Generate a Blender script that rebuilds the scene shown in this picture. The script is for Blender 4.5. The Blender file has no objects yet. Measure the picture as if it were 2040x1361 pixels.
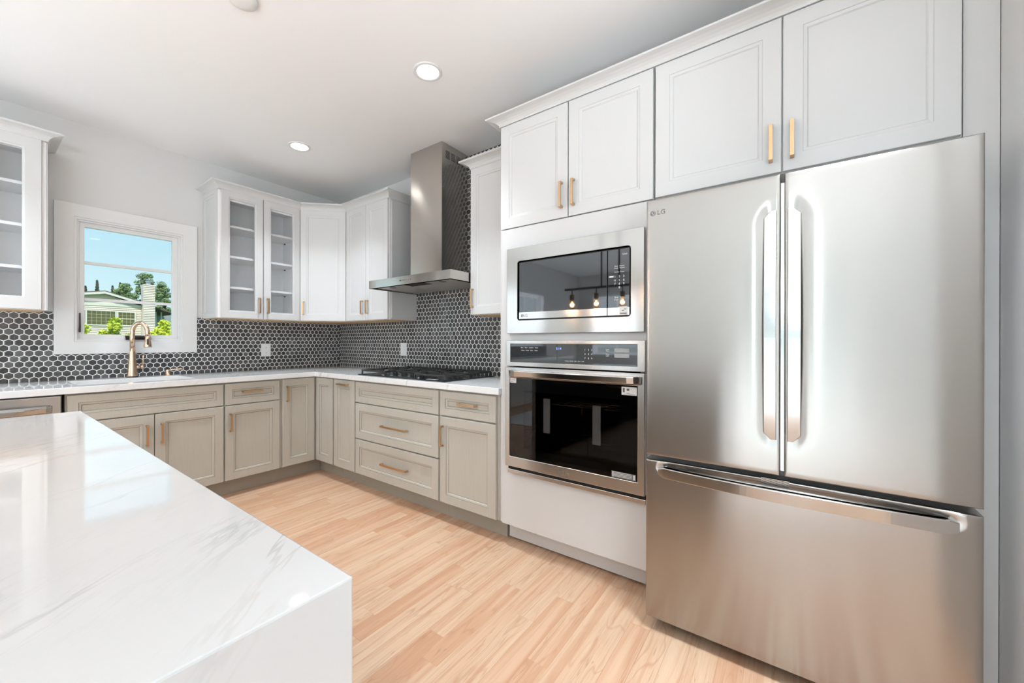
import bpy, bmesh, math, random
from mathutils import Vector, Matrix
random.seed(7)
C = bpy.context.scene.collection
sc = bpy.context.scene
PI = math.pi

# ------------------------------------------------------------------ camera
cam_d = bpy.data.cameras.new('camera'); cam = bpy.data.objects.new('camera', cam_d); C.objects.link(cam)
F_PX, YAW, PITCH, ROLL = 789.6, 0.9259, -0.0013, 0.0016
cam_d.sensor_width = 36; cam_d.lens = 36 * F_PX / 2040
cam_d.shift_x = (1020 - 982.25) / 2040; cam_d.shift_y = (681.7 - 680.5) / 2040
cam_d.clip_start = 0.02; cam_d.clip_end = 300
fw = Vector((math.sin(YAW) * math.cos(PITCH), math.cos(YAW) * math.cos(PITCH), math.sin(PITCH)))
rt = Vector((math.cos(YAW), -math.sin(YAW), 0)); up = rt.cross(fw)
r2 = rt * math.cos(ROLL) + up * math.sin(ROLL); u2 = -rt * math.sin(ROLL) + up * math.cos(ROLL)
M = Matrix((( r2.x, u2.x, -fw.x), (r2.y, u2.y, -fw.y), (r2.z, u2.z, -fw.z))).to_4x4()
M.translation = Vector((-2.5114, -4.0277, 1.1864)); cam.matrix_world = M
sc.camera = cam

# ------------------------------------------------------------------ render look
sc.view_settings.view_transform = 'Standard'; sc.view_settings.look = 'None'
sc.view_settings.gamma = 1; sc.view_settings.exposure = 0.15; sc.view_settings.use_curve_mapping = False
cy = sc.cycles
cy.max_bounces = 9; cy.diffuse_bounces = 6; cy.glossy_bounces = 5; cy.transmission_bounces = 6; cy.transparent_max_bounces = 12
cy.sample_clamp_indirect = 6; cy.caustics_reflective = False; cy.caustics_refractive = False
cy.use_denoising = True; cy.use_adaptive_sampling = True; cy.adaptive_threshold = 0.015

# ------------------------------------------------------------------ sky
w = bpy.data.worlds.new('sky'); sc.world = w; w.use_nodes = True
nt = w.node_tree; N = nt.nodes; L = nt.links; N.clear()
geo = N.new('ShaderNodeTexCoord'); sep = N.new('ShaderNodeSeparateXYZ'); L.new(geo.outputs['Generated'], sep.inputs[0])
rmp = N.new('ShaderNodeValToRGB'); L.new(sep.outputs[2], rmp.inputs[0])
e = rmp.color_ramp.elements
e[0].position = 0.0; e[0].color = (.66, .86, .93, 1); e[1].position = .5; e[1].color = (.20, .44, .80, 1)
m = e.new(.10); m.color = (.60, .83, .91, 1); m = e.new(.22); m.color = (.47, .75, .89, 1)
nz = N.new('ShaderNodeTexNoise'); nz.inputs['Scale'].default_value = 3.2; nz.inputs['Detail'].default_value = 8
mp = N.new('ShaderNodeMapping'); mp.inputs['Scale'].default_value = (1, 1, 3.2); mp.inputs['Location'].default_value = (.35, .2, .55)
L.new(geo.outputs['Generated'], mp.inputs[0]); L.new(mp.outputs[0], nz.inputs[0])
cr = N.new('ShaderNodeValToRGB'); cr.color_ramp.elements[0].position = .56; cr.color_ramp.elements[1].position = .68
L.new(nz.outputs[0], cr.inputs[0])
mx = N.new('ShaderNodeMix'); mx.data_type = 'RGBA'; L.new(cr.outputs[0], mx.inputs[0]); L.new(rmp.outputs[0], mx.inputs[6]); mx.inputs[7].default_value = (.93, .95, .97, 1)
bg = N.new('ShaderNodeBackground'); bg.inputs[1].default_value = 1.0; L.new(mx.outputs[2], bg.inputs[0])
ow = N.new('ShaderNodeOutputWorld'); L.new(bg.outputs[0], ow.inputs[0])

def light(name, kind, loc, power, rot=(0, 0, 0), size=None, color=(1, 1, 1), spread=None, parent=None):
    d = bpy.data.lights.new(name, kind); d.energy = power; d.color = color
    if kind == 'AREA':
        d.shape = 'RECTANGLE' if isinstance(size, tuple) else 'DISK'
        if isinstance(size, tuple): d.size, d.size_y = size
        else: d.size = size
        if spread: d.spread = spread
    if kind == 'POINT' and size: d.shadow_soft_size = size
    o = bpy.data.objects.new(name, d); C.objects.link(o); o.location = loc; o.rotation_euler = rot
    if parent: o.parent = parent
    return o
sun = light('sun', 'SUN', (0, -20, 30), 3.6, (math.radians(42), 0, math.radians(-28)), color=(1, .93, .82)); sun.data.angle = .01
# area lamps added as daylight at the openings of the large room behind the camera (each lies in a window or glass door opening)
DAY = (.84, .955, 1.075)
light('daylight_west_door', 'AREA', (-7.38, -4.05, 1.15), 2, (0, -PI / 2, 0), (2.0, 1.5), DAY)
light('daylight_west_window', 'AREA', (-7.38, -.92, 1.55), 9, (0, -PI / 2, 0), (1.3, 1.0), DAY)
light('daylight_south_windows', 'AREA', (-4.6, -7.38, 1.5), 4, (PI / 2, 0, 0), (3.4, 1.7), DAY)
light('daylight_north_window', 'AREA', (-5.0, -.06, 1.6), 9, (-PI / 2, 0, 0), (1.5, 1.0), DAY)
light('daylight_sink_window', 'AREA', (-1.75, .09, 1.62), 0.5, (-PI / 2, 0, 0), (.48, .74), DAY)
light('uptilt_fill_west', 'AREA', (-7.36, -4.05, .55), 9, (0, -PI / 2 - .6, 0), (1.0, 1.5), DAY)  # added lamp tilted upward to brighten the ceiling
light('uptilt_fill_south', 'AREA', (-5.5, -7.36, .95), 70, (PI / 2 + .6, 0, 0), (1.6, .6), DAY)  # added fill, aimed up at the ceiling; same for the next lamp
light('uptilt_fill_south', 'AREA', (-3.7, -7.36, .95), 10, (PI / 2 + .6, 0, 0), (1.6, .6), DAY)
DL_POWER = 5
COOL = (.86, .955, 1.05)

# ------------------------------------------------------------------ materials
def mat(name, col=(.8, .8, .8), rough=.5, metal=0, spec=.5, coat=0, emit=None, estr=0, aniso=0, tangent=None, ior=None):
    m = bpy.data.materials.new(name); m.use_nodes = True
    b = m.node_tree.nodes['Principled BSDF']
    b.inputs['Base Color'].default_value = (*col, 1); b.inputs['Roughness'].default_value = rough
    b.inputs['Metallic'].default_value = metal; b.inputs['Specular IOR Level'].default_value = spec
    b.inputs['Coat Weight'].default_value = coat
    if ior: b.inputs['IOR'].default_value = ior
    if emit: b.inputs['Emission Color'].default_value = (*emit, 1); b.inputs['Emission Strength'].default_value = estr
    if aniso:
        b.inputs['Anisotropic'].default_value = aniso
        t = m.node_tree.nodes.new('ShaderNodeCombineXYZ'); t.inputs[0].default_value, t.inputs[1].default_value, t.inputs[2].default_value = tangent
        m.node_tree.links.new(t.outputs[0], b.inputs['Tangent'])
    return m

class NB:      # tiny node builder
    def __init__(s, m): s.t = m.node_tree; s.b = s.t.nodes['Principled BSDF']
    def n(s, t, **k):
        x = s.t.nodes.new(t)
        for a, v in k.items(): setattr(x, a, v)
        return x
    def l(s, a, b): s.t.links.new(a, b)
    def mth(s, op, a, b=None, c=None):
        x = s.n('ShaderNodeMath', operation=op)
        for i, v in enumerate((a, b, c)):
            if v is None: continue
            if isinstance(v, (int, float)): x.inputs[i].default_value = v
            else: s.l(v, x.inputs[i])
        return x.outputs[0]
    def pos(s):
        g = s.n('ShaderNodeNewGeometry'); p = s.n('ShaderNodeSeparateXYZ'); s.l(g.outputs['Position'], p.inputs[0]); return p.outputs
    def xyz(s, x, y, z):
        c = s.n('ShaderNodeCombineXYZ')
        for i, v in enumerate((x, y, z)):
            if isinstance(v, (int, float)): c.inputs[i].default_value = v
            else: s.l(v, c.inputs[i])
        return c.outputs[0]
    def noise(s, v, scale, detail=2, rough=.5, dist=0):
        x = s.n('ShaderNodeTexNoise'); s.l(v, x.inputs['Vector']); x.inputs['Scale'].default_value = scale
        x.inputs['Detail'].default_value = detail; x.inputs['Roughness'].default_value = rough; x.inputs['Distortion'].default_value = dist
        return x.outputs[0]
    def white(s, v):
        x = s.n('ShaderNodeTexWhiteNoise', noise_dimensions='3D'); s.l(v, x.inputs['Vector']); return x.outputs['Value']
    def ramp(s, v, stops, interp='LINEAR'):
        x = s.n('ShaderNodeValToRGB'); s.l(v, x.inputs[0]); e = x.color_ramp.elements; x.color_ramp.interpolation = interp
        while len(e) > 1: e.remove(e[-1])
        e[0].position, e[0].color = stops[0][0], (*stops[0][1], 1)
        for p, c in stops[1:]:
            q = e.new(p); q.color = (*c, 1)
        return x.outputs[0]
    def mix(s, f, a, b, mode='MIX'):
        x = s.n('ShaderNodeMix', data_type='RGBA', blend_type=mode)
        for i, v in ((0, f), (6, a), (7, b)):
            if isinstance(v, (int, float)): x.inputs[i].default_value = v
            elif isinstance(v, tuple): x.inputs[i].default_value = (*v, 1)
            else: s.l(v, x.inputs[i])
        return x.outputs[2]
    def maprange(s, v, a, b, c=0, d=1, smooth=False):
        x = s.n('ShaderNodeMapRange'); x.interpolation_type = 'SMOOTHSTEP' if smooth else 'LINEAR'
        s.l(v, x.inputs[0])
        for i, q in enumerate((a, b, c, d)): x.inputs[i + 1].default_value = q
        return x.outputs[0]
    def bump(s, h, strength, dist=.001):
        x = s.n('ShaderNodeBump'); x.inputs['Strength'].default_value = strength; x.inputs['Distance'].default_value = dist
        s.l(h, x.inputs['Height']); s.l(x.outputs[0], s.b.inputs['Normal'])

M_WHITE = mat('white_cabinet_paint', (.625, .622, .612), .32)
M_INSIDE = mat('cabinet_interior_white', (.86, .86, .86), .45)
M_TRIM = mat('white_trim_paint', (.78, .78, .77), .35)
M_WALL = mat('pale_grey_wall_paint', (.69, .686, .675), .75)
M_CEIL = mat('white_ceiling_paint', (.92, .92, .915), .85)
M_GREIGE = mat('greige_cabinet_paint', (.50, .455, .385), .38)
M_GLAZE = mat('brown_pinstripe_glaze', (.17, .135, .095), .5)
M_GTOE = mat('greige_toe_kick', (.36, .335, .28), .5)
M_WGLAZE = mat('white_pinstripe_line', (.56, .555, .54), .45)
M_PLY = mat('birch_plywood', (.62, .42, .24), .6)
M_GOLD = mat('brushed_champagne_gold', (.60, .39, .22), .30, 1)
M_FAUCET = mat('champagne_bronze', (.72, .52, .38), .24, 1)
M_STEEL = mat('brushed_stainless_steel', (.385, .364, .34), .20, 1, aniso=.95, tangent=(0, 0, 1))
M_STEELO = mat('oven_stainless_steel', (.52, .50, .475), .20, 1, aniso=.9, tangent=(0, 0, 1))
M_STEELH = mat('satin_steel_handle', (.56, .545, .525), .14, 1, aniso=.5, tangent=(0, 0, 1))
M_STEELP = mat('polished_steel', (.40, .378, .355), .12, 1, aniso=.6, tangent=(0, 0, 1))
M_HOODS = mat('hood_stainless_steel', (.56, .53, .49), .17, 1, aniso=.9, tangent=(0, 0, 1))
M_DARKM = mat('dark_grey_metal', (.12, .12, .12), .4, .7)
M_BLACK = mat('matte_black_iron', (.022, .022, .022), .42)
M_ENAMEL = mat('black_enamel', (.015, .015, .016), .18)
M_FILTER = mat('satin_grey_filter_steel', (.50, .49, .46), .42, .55)
M_GLASSK = mat('black_glass', (.006, .006, .007), .03, ior=1.75)
M_BRONZE = mat('oil_rubbed_bronze', (.05, .035, .028), .35, .8)
M_LOGO = mat('grey_logo_print', (.13, .12, .115), .4)
M_PRINT = mat('white_legend_print', (.75, .75, .75), .5)
M_PAPER = mat('white_sticker', (.75, .74, .72), .6)
M_PRINTD = mat('dark_sticker_print', (.12, .12, .12), .6)
M_BLUE = mat('blue_clock_display', (.05, .07, .3), .4, emit=(.25, .35, 1), estr=1.6)
M_PLATE = mat('white_plastic', (.80, .80, .79), .35)
M_SINK = mat('white_sink', (.74, .74, .73), .25)
M_LENS = mat('lit_downlight_lens', (1, 1, 1), .4, emit=(1, .985, .95), estr=6)
M_BULB = mat('amber_bulb_filament', (1, .6, .3), .4, emit=(1, .52, .22), estr=220)
M_BRASSD = mat('aged_brass_socket', (.25, .17, .08), .35, 1)
M_FRSIDE = mat('light_grey_appliance_side', (.62, .62, .61), .35)
M_DARKGAP = mat('dark_gap', (.01, .01, .01), .8)  # near-black colour stands in for the dark inside slots and gaps

# glass
def glassmat(name, tint, gloss=.0, r=0.0, fres=1.5):
    m = bpy.data.materials.new(name); m.use_nodes = True; t = m.node_tree; t.nodes.clear()
    o = t.nodes.new('ShaderNodeOutputMaterial'); mx = t.nodes.new('ShaderNodeMixShader'); tr = t.nodes.new('ShaderNodeBsdfTransparent')
    tr.inputs[0].default_value = (*tint, 1); gl = t.nodes.new('ShaderNodeBsdfGlossy'); gl.inputs['Roughness'].default_value = r
    fr = t.nodes.new('ShaderNodeFresnel'); fr.inputs[0].default_value = fres
    gm = t.nodes.new('ShaderNodeNewGeometry'); mm_ = t.nodes.new('ShaderNodeMath'); mm_.operation = 'SUBTRACT'; mm_.inputs[0].default_value = 1; t.links.new(gm.outputs['Backfacing'], mm_.inputs[1])
    ml = t.nodes.new('ShaderNodeMath'); ml.operation = 'MULTIPLY'; t.links.new(fr.outputs[0], ml.inputs[0]); t.links.new(mm_.outputs[0], ml.inputs[1])
    t.links.new(ml.outputs[0], mx.inputs[0]); t.links.new(tr.outputs[0], mx.inputs[1]); t.links.new(gl.outputs[0], mx.inputs[2]); t.links.new(mx.outputs[0], o.inputs[0])
    return m
M_GLASS = glassmat('clear_glass', (.97, .985, .98), fres=1.4)
M_CABGLASS = glassmat('cabinet_glass', (.965, .972, .975), fres=1.3)
M_OVENGLASS = glassmat('smoked_oven_glass', (.55, .55, .55), r=.015, fres=1.6)
M_BULBGLASS = glassmat('amber_bulb_glass', (.9, .6, .35), fres=1.5)

# painted greige with faint wood brush
nb = NB(M_GREIGE); p = nb.pos()
nn = nb.noise(nb.xyz(nb.mth('MULTIPLY', p[0], 40), nb.mth('MULTIPLY', p[1], 40), nb.mth('MULTIPLY', p[2], 2)), 3, 3)
nb.l(nb.mix(nb.maprange(nn, .3, .7), (.455, .433, .375), (.48, .458, .40)), nb.b.inputs['Base Color'])

# walls orange-peel
for mm in (M_WALL, M_CEIL):
    nb = NB(mm); g = nb.n('ShaderNodeNewGeometry'); nb.bump(nb.noise(g.outputs['Position'], 220, 3), .05, .001)

# brushed streaks in steel
for mm in (M_STEEL, M_STEELP, M_HOODS):
    nb = NB(mm); p = nb.pos()
    s1 = nb.noise(nb.xyz(nb.mth('MULTIPLY', p[0], 3), nb.mth('MULTIPLY', p[1], 3), nb.mth('MULTIPLY', p[2], 900)), 1, 2)
    r0 = mm.node_tree.nodes['Principled BSDF'].inputs['Roughness'].default_value
    nb.l(nb.maprange(s1, .3, .7, r0 * .96, r0 * 1.04), nb.b.inputs['Roughness'])

# hexagon mosaic -------------------------------------------------------
def hexmat(name, axis, u0, v0, pitch, vs=1.0):
    m = mat(name, (.05, .05, .05), .2); nb = NB(m); p = nb.pos()
    u = nb.mth('DIVIDE', nb.mth('SUBTRACT', p[axis], u0), pitch); v = nb.mth('DIVIDE', nb.mth('SUBTRACT', p[2], v0), pitch * vs)
    R3 = math.sqrt(3)
    def wrap(x, per): return nb.mth('SUBTRACT', x, nb.mth('MULTIPLY', nb.mth('ROUND', nb.mth('DIVIDE', x, per)), per))
    ax = wrap(u, 1.0); ay = wrap(v, R3)
    bx = wrap(nb.mth('SUBTRACT', u, .5), 1.0); by = wrap(nb.mth('SUBTRACT', v, R3 / 2), R3)
    la = nb.mth('ADD', nb.mth('MULTIPLY', ax, ax), nb.mth('MULTIPLY', ay, ay)); lb = nb.mth('ADD', nb.mth('MULTIPLY', bx, bx), nb.mth('MULTIPLY', by, by))
    sel = nb.mth('GREATER_THAN', la, lb)
    def pick(a, b): return nb.mth('ADD', a, nb.mth('MULTIPLY', sel, nb.mth('SUBTRACT', b, a)))
    gx = pick(ax, bx); gy = pick(ay, by)
    cx = nb.mth('SUBTRACT', u, gx); cyy = nb.mth('SUBTRACT', v, gy)
    agx = nb.mth('ABSOLUTE', gx); agy = nb.mth('ABSOLUTE', gy)
    d = nb.mth('MAXIMUM', agx, nb.mth('ADD', nb.mth('MULTIPLY', agx, .5), nb.mth('MULTIPLY', agy, R3 / 2)))
    idv = nb.xyz(nb.mth('ROUND', nb.mth('MULTIPLY', cx, 2)), nb.mth('ROUND', nb.mth('MULTIPLY', cyy, 2 / R3)), 3.3)
    rnd = nb.white(idv)
    g = nb.n('ShaderNodeNewGeometry')
    mot = nb.noise(g.outputs['Position'], 120, 3)
    base = nb.ramp(rnd, [(0, (.028, .029, .028)), (.45, (.052, .053, .052)), (.8, (.088, .09, .09)), (1, (.125, .128, .125))])
    base = nb.mix(nb.maprange(mot, .35, .7, 0, .5), base, (.12, .122, .125))
    grout = nb.maprange(d, .445, .457, 0, 1)
    col = nb.mix(grout, base, (.90, .89, .87))
    nb.l(col, nb.b.inputs['Base Color'])
    nb.l(nb.maprange(grout, 0, 1, .16, .8), nb.b.inputs['Roughness'])
    # pillowed tile face, slightly tilted tile by tile
    h = nb.maprange(d, .33, .47, 1, 0, True)
    t1 = nb.mth('MULTIPLY', nb.mth('SUBTRACT', rnd, .5), nb.mth('MULTIPLY', gx, .7))
    rnd2 = nb.white(nb.xyz(nb.mth('ROUND', nb.mth('MULTIPLY', cx, 2)), nb.mth('ROUND', nb.mth('MULTIPLY', cyy, 2 / R3)), 9.1))
    t2 = nb.mth('MULTIPLY', nb.mth('SUBTRACT', rnd2, .5), nb.mth('MULTIPLY', gy, .7))
    h = nb.mth('ADD', h, nb.mth('ADD', nb.mth('ADD', t1, t2), nb.mth('MULTIPLY', nb.noise(g.outputs['Position'], 60, 1), .35)))
    nb.bump(h, .55, .0016)
    return m
M_HEXN = hexmat('slate_hexagon_mosaic_north', 0, -1.282, 1.316, .0426, .965)
M_HEXE = hexmat('slate_hexagon_mosaic_east', 1, -2.204, 1.075, .0415)

# oak floor --------------------------------------------------------------
M_FLOOR = mat('natural_oak_boards', (.6, .4, .28), .36); nb = NB(M_FLOOR); p = nb.pos()
PW = .0815
vy = nb.mth('DIVIDE', nb.mth('ADD', p[1], 20 + .03), PW); row = nb.mth('FLOOR', vy); fy = nb.mth('FRACT', vy)
ro = nb.white(nb.xyz(row, 1.7, 0)); rl = nb.white(nb.xyz(row, 7.7, 0))
blen = nb.maprange(rl, 0, 1, .55, 1.15)
vx = nb.mth('DIVIDE', nb.mth('ADD', nb.mth('ADD', p[0], 20), nb.mth('MULTIPLY', ro, 3)), blen)
bi = nb.mth('FLOOR', vx); fx = nb.mth('FRACT', vx)
bid = nb.white(nb.xyz(row, bi, 2.2)); bid2 = nb.white(nb.xyz(row, bi, 5.9)); bid3 = nb.white(nb.xyz(row, bi, 8.3))
base = nb.ramp(bid, [(0, (.53, .295, .175)), (.15, (.56, .325, .20)), (.4, (.585, .36, .23)), (.6, (.605, .385, .25)), (.85, (.625, .43, .29)), (1, (.575, .335, .21))])
px = nb.mth('ADD', p[0], nb.mth('MULTIPLY', bid2, 37)); py = nb.mth('ADD', p[1], nb.mth('MULTIPLY', bid3, 11))
warp = nb.noise(nb.xyz(nb.mth('MULTIPLY', px, 1.6), nb.mth('MULTIPLY', py, 9), bid), 1, 2)
rings = nb.mth('FRACT', nb.mth('ADD', nb.mth('MULTIPLY', warp, 9), nb.mth('MULTIPLY', py, 6)))
ringl = nb.maprange(nb.mth('ABSOLUTE', nb.mth('SUBTRACT', rings, .5)), .34, .5, 0, 1, True)
fine = nb.noise(nb.xyz(nb.mth('MULTIPLY', px, 7), nb.mth('MULTIPLY', py, 420), 0), 1, 3, .7)
fine2 = nb.noise(nb.xyz(nb.mth('MULTIPLY', px, 2.2), nb.mth('MULTIPLY', py, 60), 3), 1, 3, .6)
col = nb.mix(nb.mth('MULTIPLY', ringl, nb.maprange(bid3, 0, 1, .12, .55)), base, (.42, .215, .115))
col = nb.mix(nb.maprange(fine, .42, .72, 0, .5), col, (.43, .23, .13))
col = nb.mix(nb.maprange(fine2, .52, .74, 0, .65), col, (.43, .22, .125))
big = nb.noise(nb.xyz(nb.mth('MULTIPLY', px, .9), nb.mth('MULTIPLY', py, 14), 8), 1, 1)
col = nb.mix(nb.maprange(big, .45, .62, 0, .45, True), col, (.68, .50, .345))
band = nb.noise(nb.xyz(nb.mth('MULTIPLY', px, .7), nb.mth('MULTIPLY', py, 26), nb.mth('MULTIPLY', bid, 9)), 1, 2, .5, .6)
col = nb.mix(nb.maprange(band, .52, .66, 0, .6, True), col, (.50, .275, .16))
thin = nb.noise(nb.xyz(nb.mth('MULTIPLY', px, .8), nb.mth('MULTIPLY', py, 34), 21), 1, 3, .6, .4)
col = nb.mix(nb.maprange(nb.mth('ABSOLUTE', nb.mth('SUBTRACT', thin, .56)), 0, .010, .55, 0), col, (.33, .17, .09))
knot = nb.n('ShaderNodeTexVoronoi'); nb.l(nb.xyz(nb.mth('MULTIPLY', p[0], 1.1), nb.mth('MULTIPLY', p[1], 2.3), 0), knot.inputs['Vector'])
knot.inputs['Scale'].default_value = 1.0
col = nb.mix(nb.maprange(knot.outputs['Distance'], .012, .03, .85, 0, True), col, (.20, .10, .055))
gapy = nb.mth('MINIMUM', fy, nb.mth('SUBTRACT', 1, fy)); gapx = nb.mth('MULTIPLY', nb.mth('MINIMUM', fx, nb.mth('SUBTRACT', 1, fx)), nb.mth('DIVIDE', blen, PW))
gap = nb.mth('MINIMUM', gapy, gapx)
dark = nb.maprange(bid2, .6, 1, .10, .75)
col = nb.mix(nb.mth('MULTIPLY', nb.maprange(gap, .008, .022, 1, 0), dark), col, (.25, .135, .08))
nb.l(col, nb.b.inputs['Base Color']); nb.bump(nb.mth('ADD', nb.maprange(gap, .0, .02), nb.mth('MULTIPLY', fine, .15)), .25, .0006)
nb.l(nb.maprange(fine, .2, .8, .30, .42), nb.b.inputs['Roughness'])

# quartz -------------------------------------------------------------------
M_QUARTZ = mat('white_veined_quartz', (.8, .8, .79), .05); nb = NB(M_QUARTZ); p = nb.pos()
# veins run along direction a (in plan); q = distance across the veins
ca, sa = math.cos(math.radians(38)), math.sin(math.radians(38))
al = nb.mth('ADD', nb.mth('MULTIPLY', p[0], ca), nb.mth('MULTIPLY', nb.mth('ADD', p[1], nb.mth('MULTIPLY', p[2], .6)), sa))
ac = nb.mth('SUBTRACT', nb.mth('MULTIPLY', nb.mth('ADD', p[1], nb.mth('MULTIPLY', p[2], .6)), ca), nb.mth('MULTIPLY', p[0], sa))
v1 = nb.noise(nb.xyz(nb.mth('MULTIPLY', al, 1.5), nb.mth('MULTIPLY', ac, 7.5), nb.mth('MULTIPLY', p[2], 1.5)), 1.0, 5, .62, .3)
vein = nb.maprange(nb.mth('ABSOLUTE', nb.mth('SUBTRACT', v1, .5)), 0, .020, 1, 0, True)
mask = nb.maprange(nb.noise(nb.xyz(nb.mth('MULTIPLY', al, 3), nb.mth('MULTIPLY', ac, 7), 4), 1, 2), .47, .68)
v2 = nb.noise(nb.xyz(nb.mth('MULTIPLY', al, 4), nb.mth('MULTIPLY', ac, 24), 2), 1.0, 4, .6, .2)
vein2 = nb.maprange(nb.mth('ABSOLUTE', nb.mth('SUBTRACT', v2, .5)), 0, .03, .55, 0, True)
mask2 = nb.maprange(nb.noise(nb.xyz(al, nb.mth('MULTIPLY', ac, 2.4), 6), 1, 2), .50, .66)
soft = nb.maprange(nb.noise(nb.xyz(al, nb.mth('MULTIPLY', ac, 4), 9), 1.2, 3), .4, .7, 0, .16)
col = nb.mix(soft, (.59, .59, .585), (.51, .51, .50))
tint = nb.mix(nb.maprange(nb.noise(nb.xyz(al, ac, 1), 5, 1), .45, .6), (.40, .41, .41), (.52, .46, .38))
col = nb.mix(nb.mth('MULTIPLY', nb.mth('MULTIPLY', vein, mask), .75), col, tint)
col = nb.mix(nb.mth('MULTIPLY', nb.mth('MULTIPLY', vein2, mask2), .7), col, tint)
nb.l(col, nb.b.inputs['Base Color'])

M_QUARTZW = M_QUARTZ.copy(); M_QUARTZW.name = 'lightened_quartz'  # lighter copy makes up for the dim light on the worktop
for nd in M_QUARTZW.node_tree.nodes:
    if nd.type == 'MIX' and not nd.inputs[6].is_linked and abs(nd.inputs[6].default_value[0] - .59) < 1e-3:
        nd.inputs[6].default_value = (.80, .80, .795, 1); nd.inputs[7].default_value = (.76, .76, .755, 1)
# ------------------------------------------------------------------ helpers
def B(): return bmesh.new()
def box(bm, x0, x1, y0, y1, z0, z1, mi=0):
    if x0 > x1: x0, x1 = x1, x0
    if y0 > y1: y0, y1 = y1, y0
    if z0 > z1: z0, z1 = z1, z0
    v = [bm.verts.new((x, y, z)) for x in (x0, x1) for y in (y0, y1) for z in (z0, z1)]
    for f in ((0, 1, 3, 2), (4, 6, 7, 5), (0, 4, 5, 1), (2, 3, 7, 6), (0, 2, 6, 4), (1, 5, 7, 3)):
        q = bm.faces.new([v[i] for i in f]); q.material_index = mi
    return v
def obj(name, bm, m, parent=None, loc=(0, 0, 0), rot=(0, 0, 0), bevel=0, smooth=False, seg=2):
    bmesh.ops.recalc_face_normals(bm, faces=bm.faces)
    me = bpy.data.meshes.new(name); bm.to_mesh(me); bm.free()
    for x in (m if isinstance(m, (list, tuple)) else [m]): me.materials.append(x)
    o = bpy.data.objects.new(name, me); C.objects.link(o); o.location = loc; o.rotation_euler = rot
    if parent: o.parent = parent
    if smooth:
        for f in me.polygons: f.use_smooth = True
    if bevel:
        b = o.modifiers.new('bevel', 'BEVEL'); b.width = bevel; b.segments = seg; b.limit_method = 'ANGLE'; b.angle_limit = math.radians(40)
        if not smooth: b.harden_normals = False
    return o
def bx(name, m, parent, x0, x1, y0, y1, z0, z1, bevel=0, **k):
    bm = B(); box(bm, x0, x1, y0, y1, z0, z1); return obj(name, bm, m, parent, bevel=bevel, **k)
def thing(name, label, cat, loc=(0, 0, 0), rz=0, group=None):
    o = bpy.data.objects.new(name, None); C.objects.link(o); o.empty_display_size = .05
    o.location = loc; o.rotation_euler = (0, 0, rz); o['label'] = label; o['category'] = cat
    if group: o['group'] = group
    return o
def tag(o, label, cat, group=None):
    o['label'] = label; o['category'] = cat
    if group: o['group'] = group
    return o
def struct(o): o['kind'] = 'structure'; return o
def lathe(bm, prof, seg=24, c=(0, 0, 0), cap=True):
    rings = []
    for r, z in prof:
        rings.append([bm.verts.new((c[0] + r * math.cos(2 * PI * i / seg), c[1] + r * math.sin(2 * PI * i / seg), c[2] + z)) for i in range(seg)])
    for a, b in zip(rings, rings[1:]):
        for i in range(seg): bm.faces.new((a[i], a[(i + 1) % seg], b[(i + 1) % seg], b[i]))
    if cap:
        bm.faces.new(rings[0][::-1]); bm.faces.new(rings[-1])
def tube(bm, pts, rad, seg=14, cap=True):
    pts = [Vector(q) for q in pts]; rad = rad if isinstance(rad, (list, tuple)) else [rad] * len(pts)
    rings = []; nrm = None
    for i, q in enumerate(pts):
        t = (pts[min(i + 1, len(pts) - 1)] - pts[max(i - 1, 0)]).normalized()
        if nrm is None: nrm = t.orthogonal().normalized()
        nrm = (nrm - t * nrm.dot(t)).normalized(); bn = t.cross(nrm)
        rings.append([bm.verts.new(q + (nrm * math.cos(2 * PI * k / seg) + bn * math.sin(2 * PI * k / seg)) * rad[i]) for k in range(seg)])
    for a, b in zip(rings, rings[1:]):
        for k in range(seg): bm.faces.new((a[k], a[(k + 1) % seg], b[(k + 1) % seg], b[k]))
    if cap: bm.faces.new(rings[0][::-1]); bm.faces.new(rings[-1])
def prism(bm, poly, x0, x1, mi=0):      # polygon of (y, z) pushed along x
    a = [bm.verts.new((x0, y, z)) for y, z in poly]; b = [bm.verts.new((x1, y, z)) for y, z in poly]
    n = len(poly); bm.faces.new(a).material_index = mi; bm.faces.new(b[::-1]).material_index = mi
    for i in range(n): bm.faces.new((a[i], b[i], b[(i + 1) % n], a[(i + 1) % n])).material_index = mi
def prismz(bm, poly, z0, z1):
    a = [bm.verts.new((x, y, z0)) for x, y in poly]; b = [bm.verts.new((x, y, z1)) for x, y in poly]
    n = len(poly); bm.faces.new(a[::-1]); bm.faces.new(b)
    for i in range(n): bm.faces.new((a[i], a[(i + 1) % n], b[(i + 1) % n], b[i]))
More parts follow.
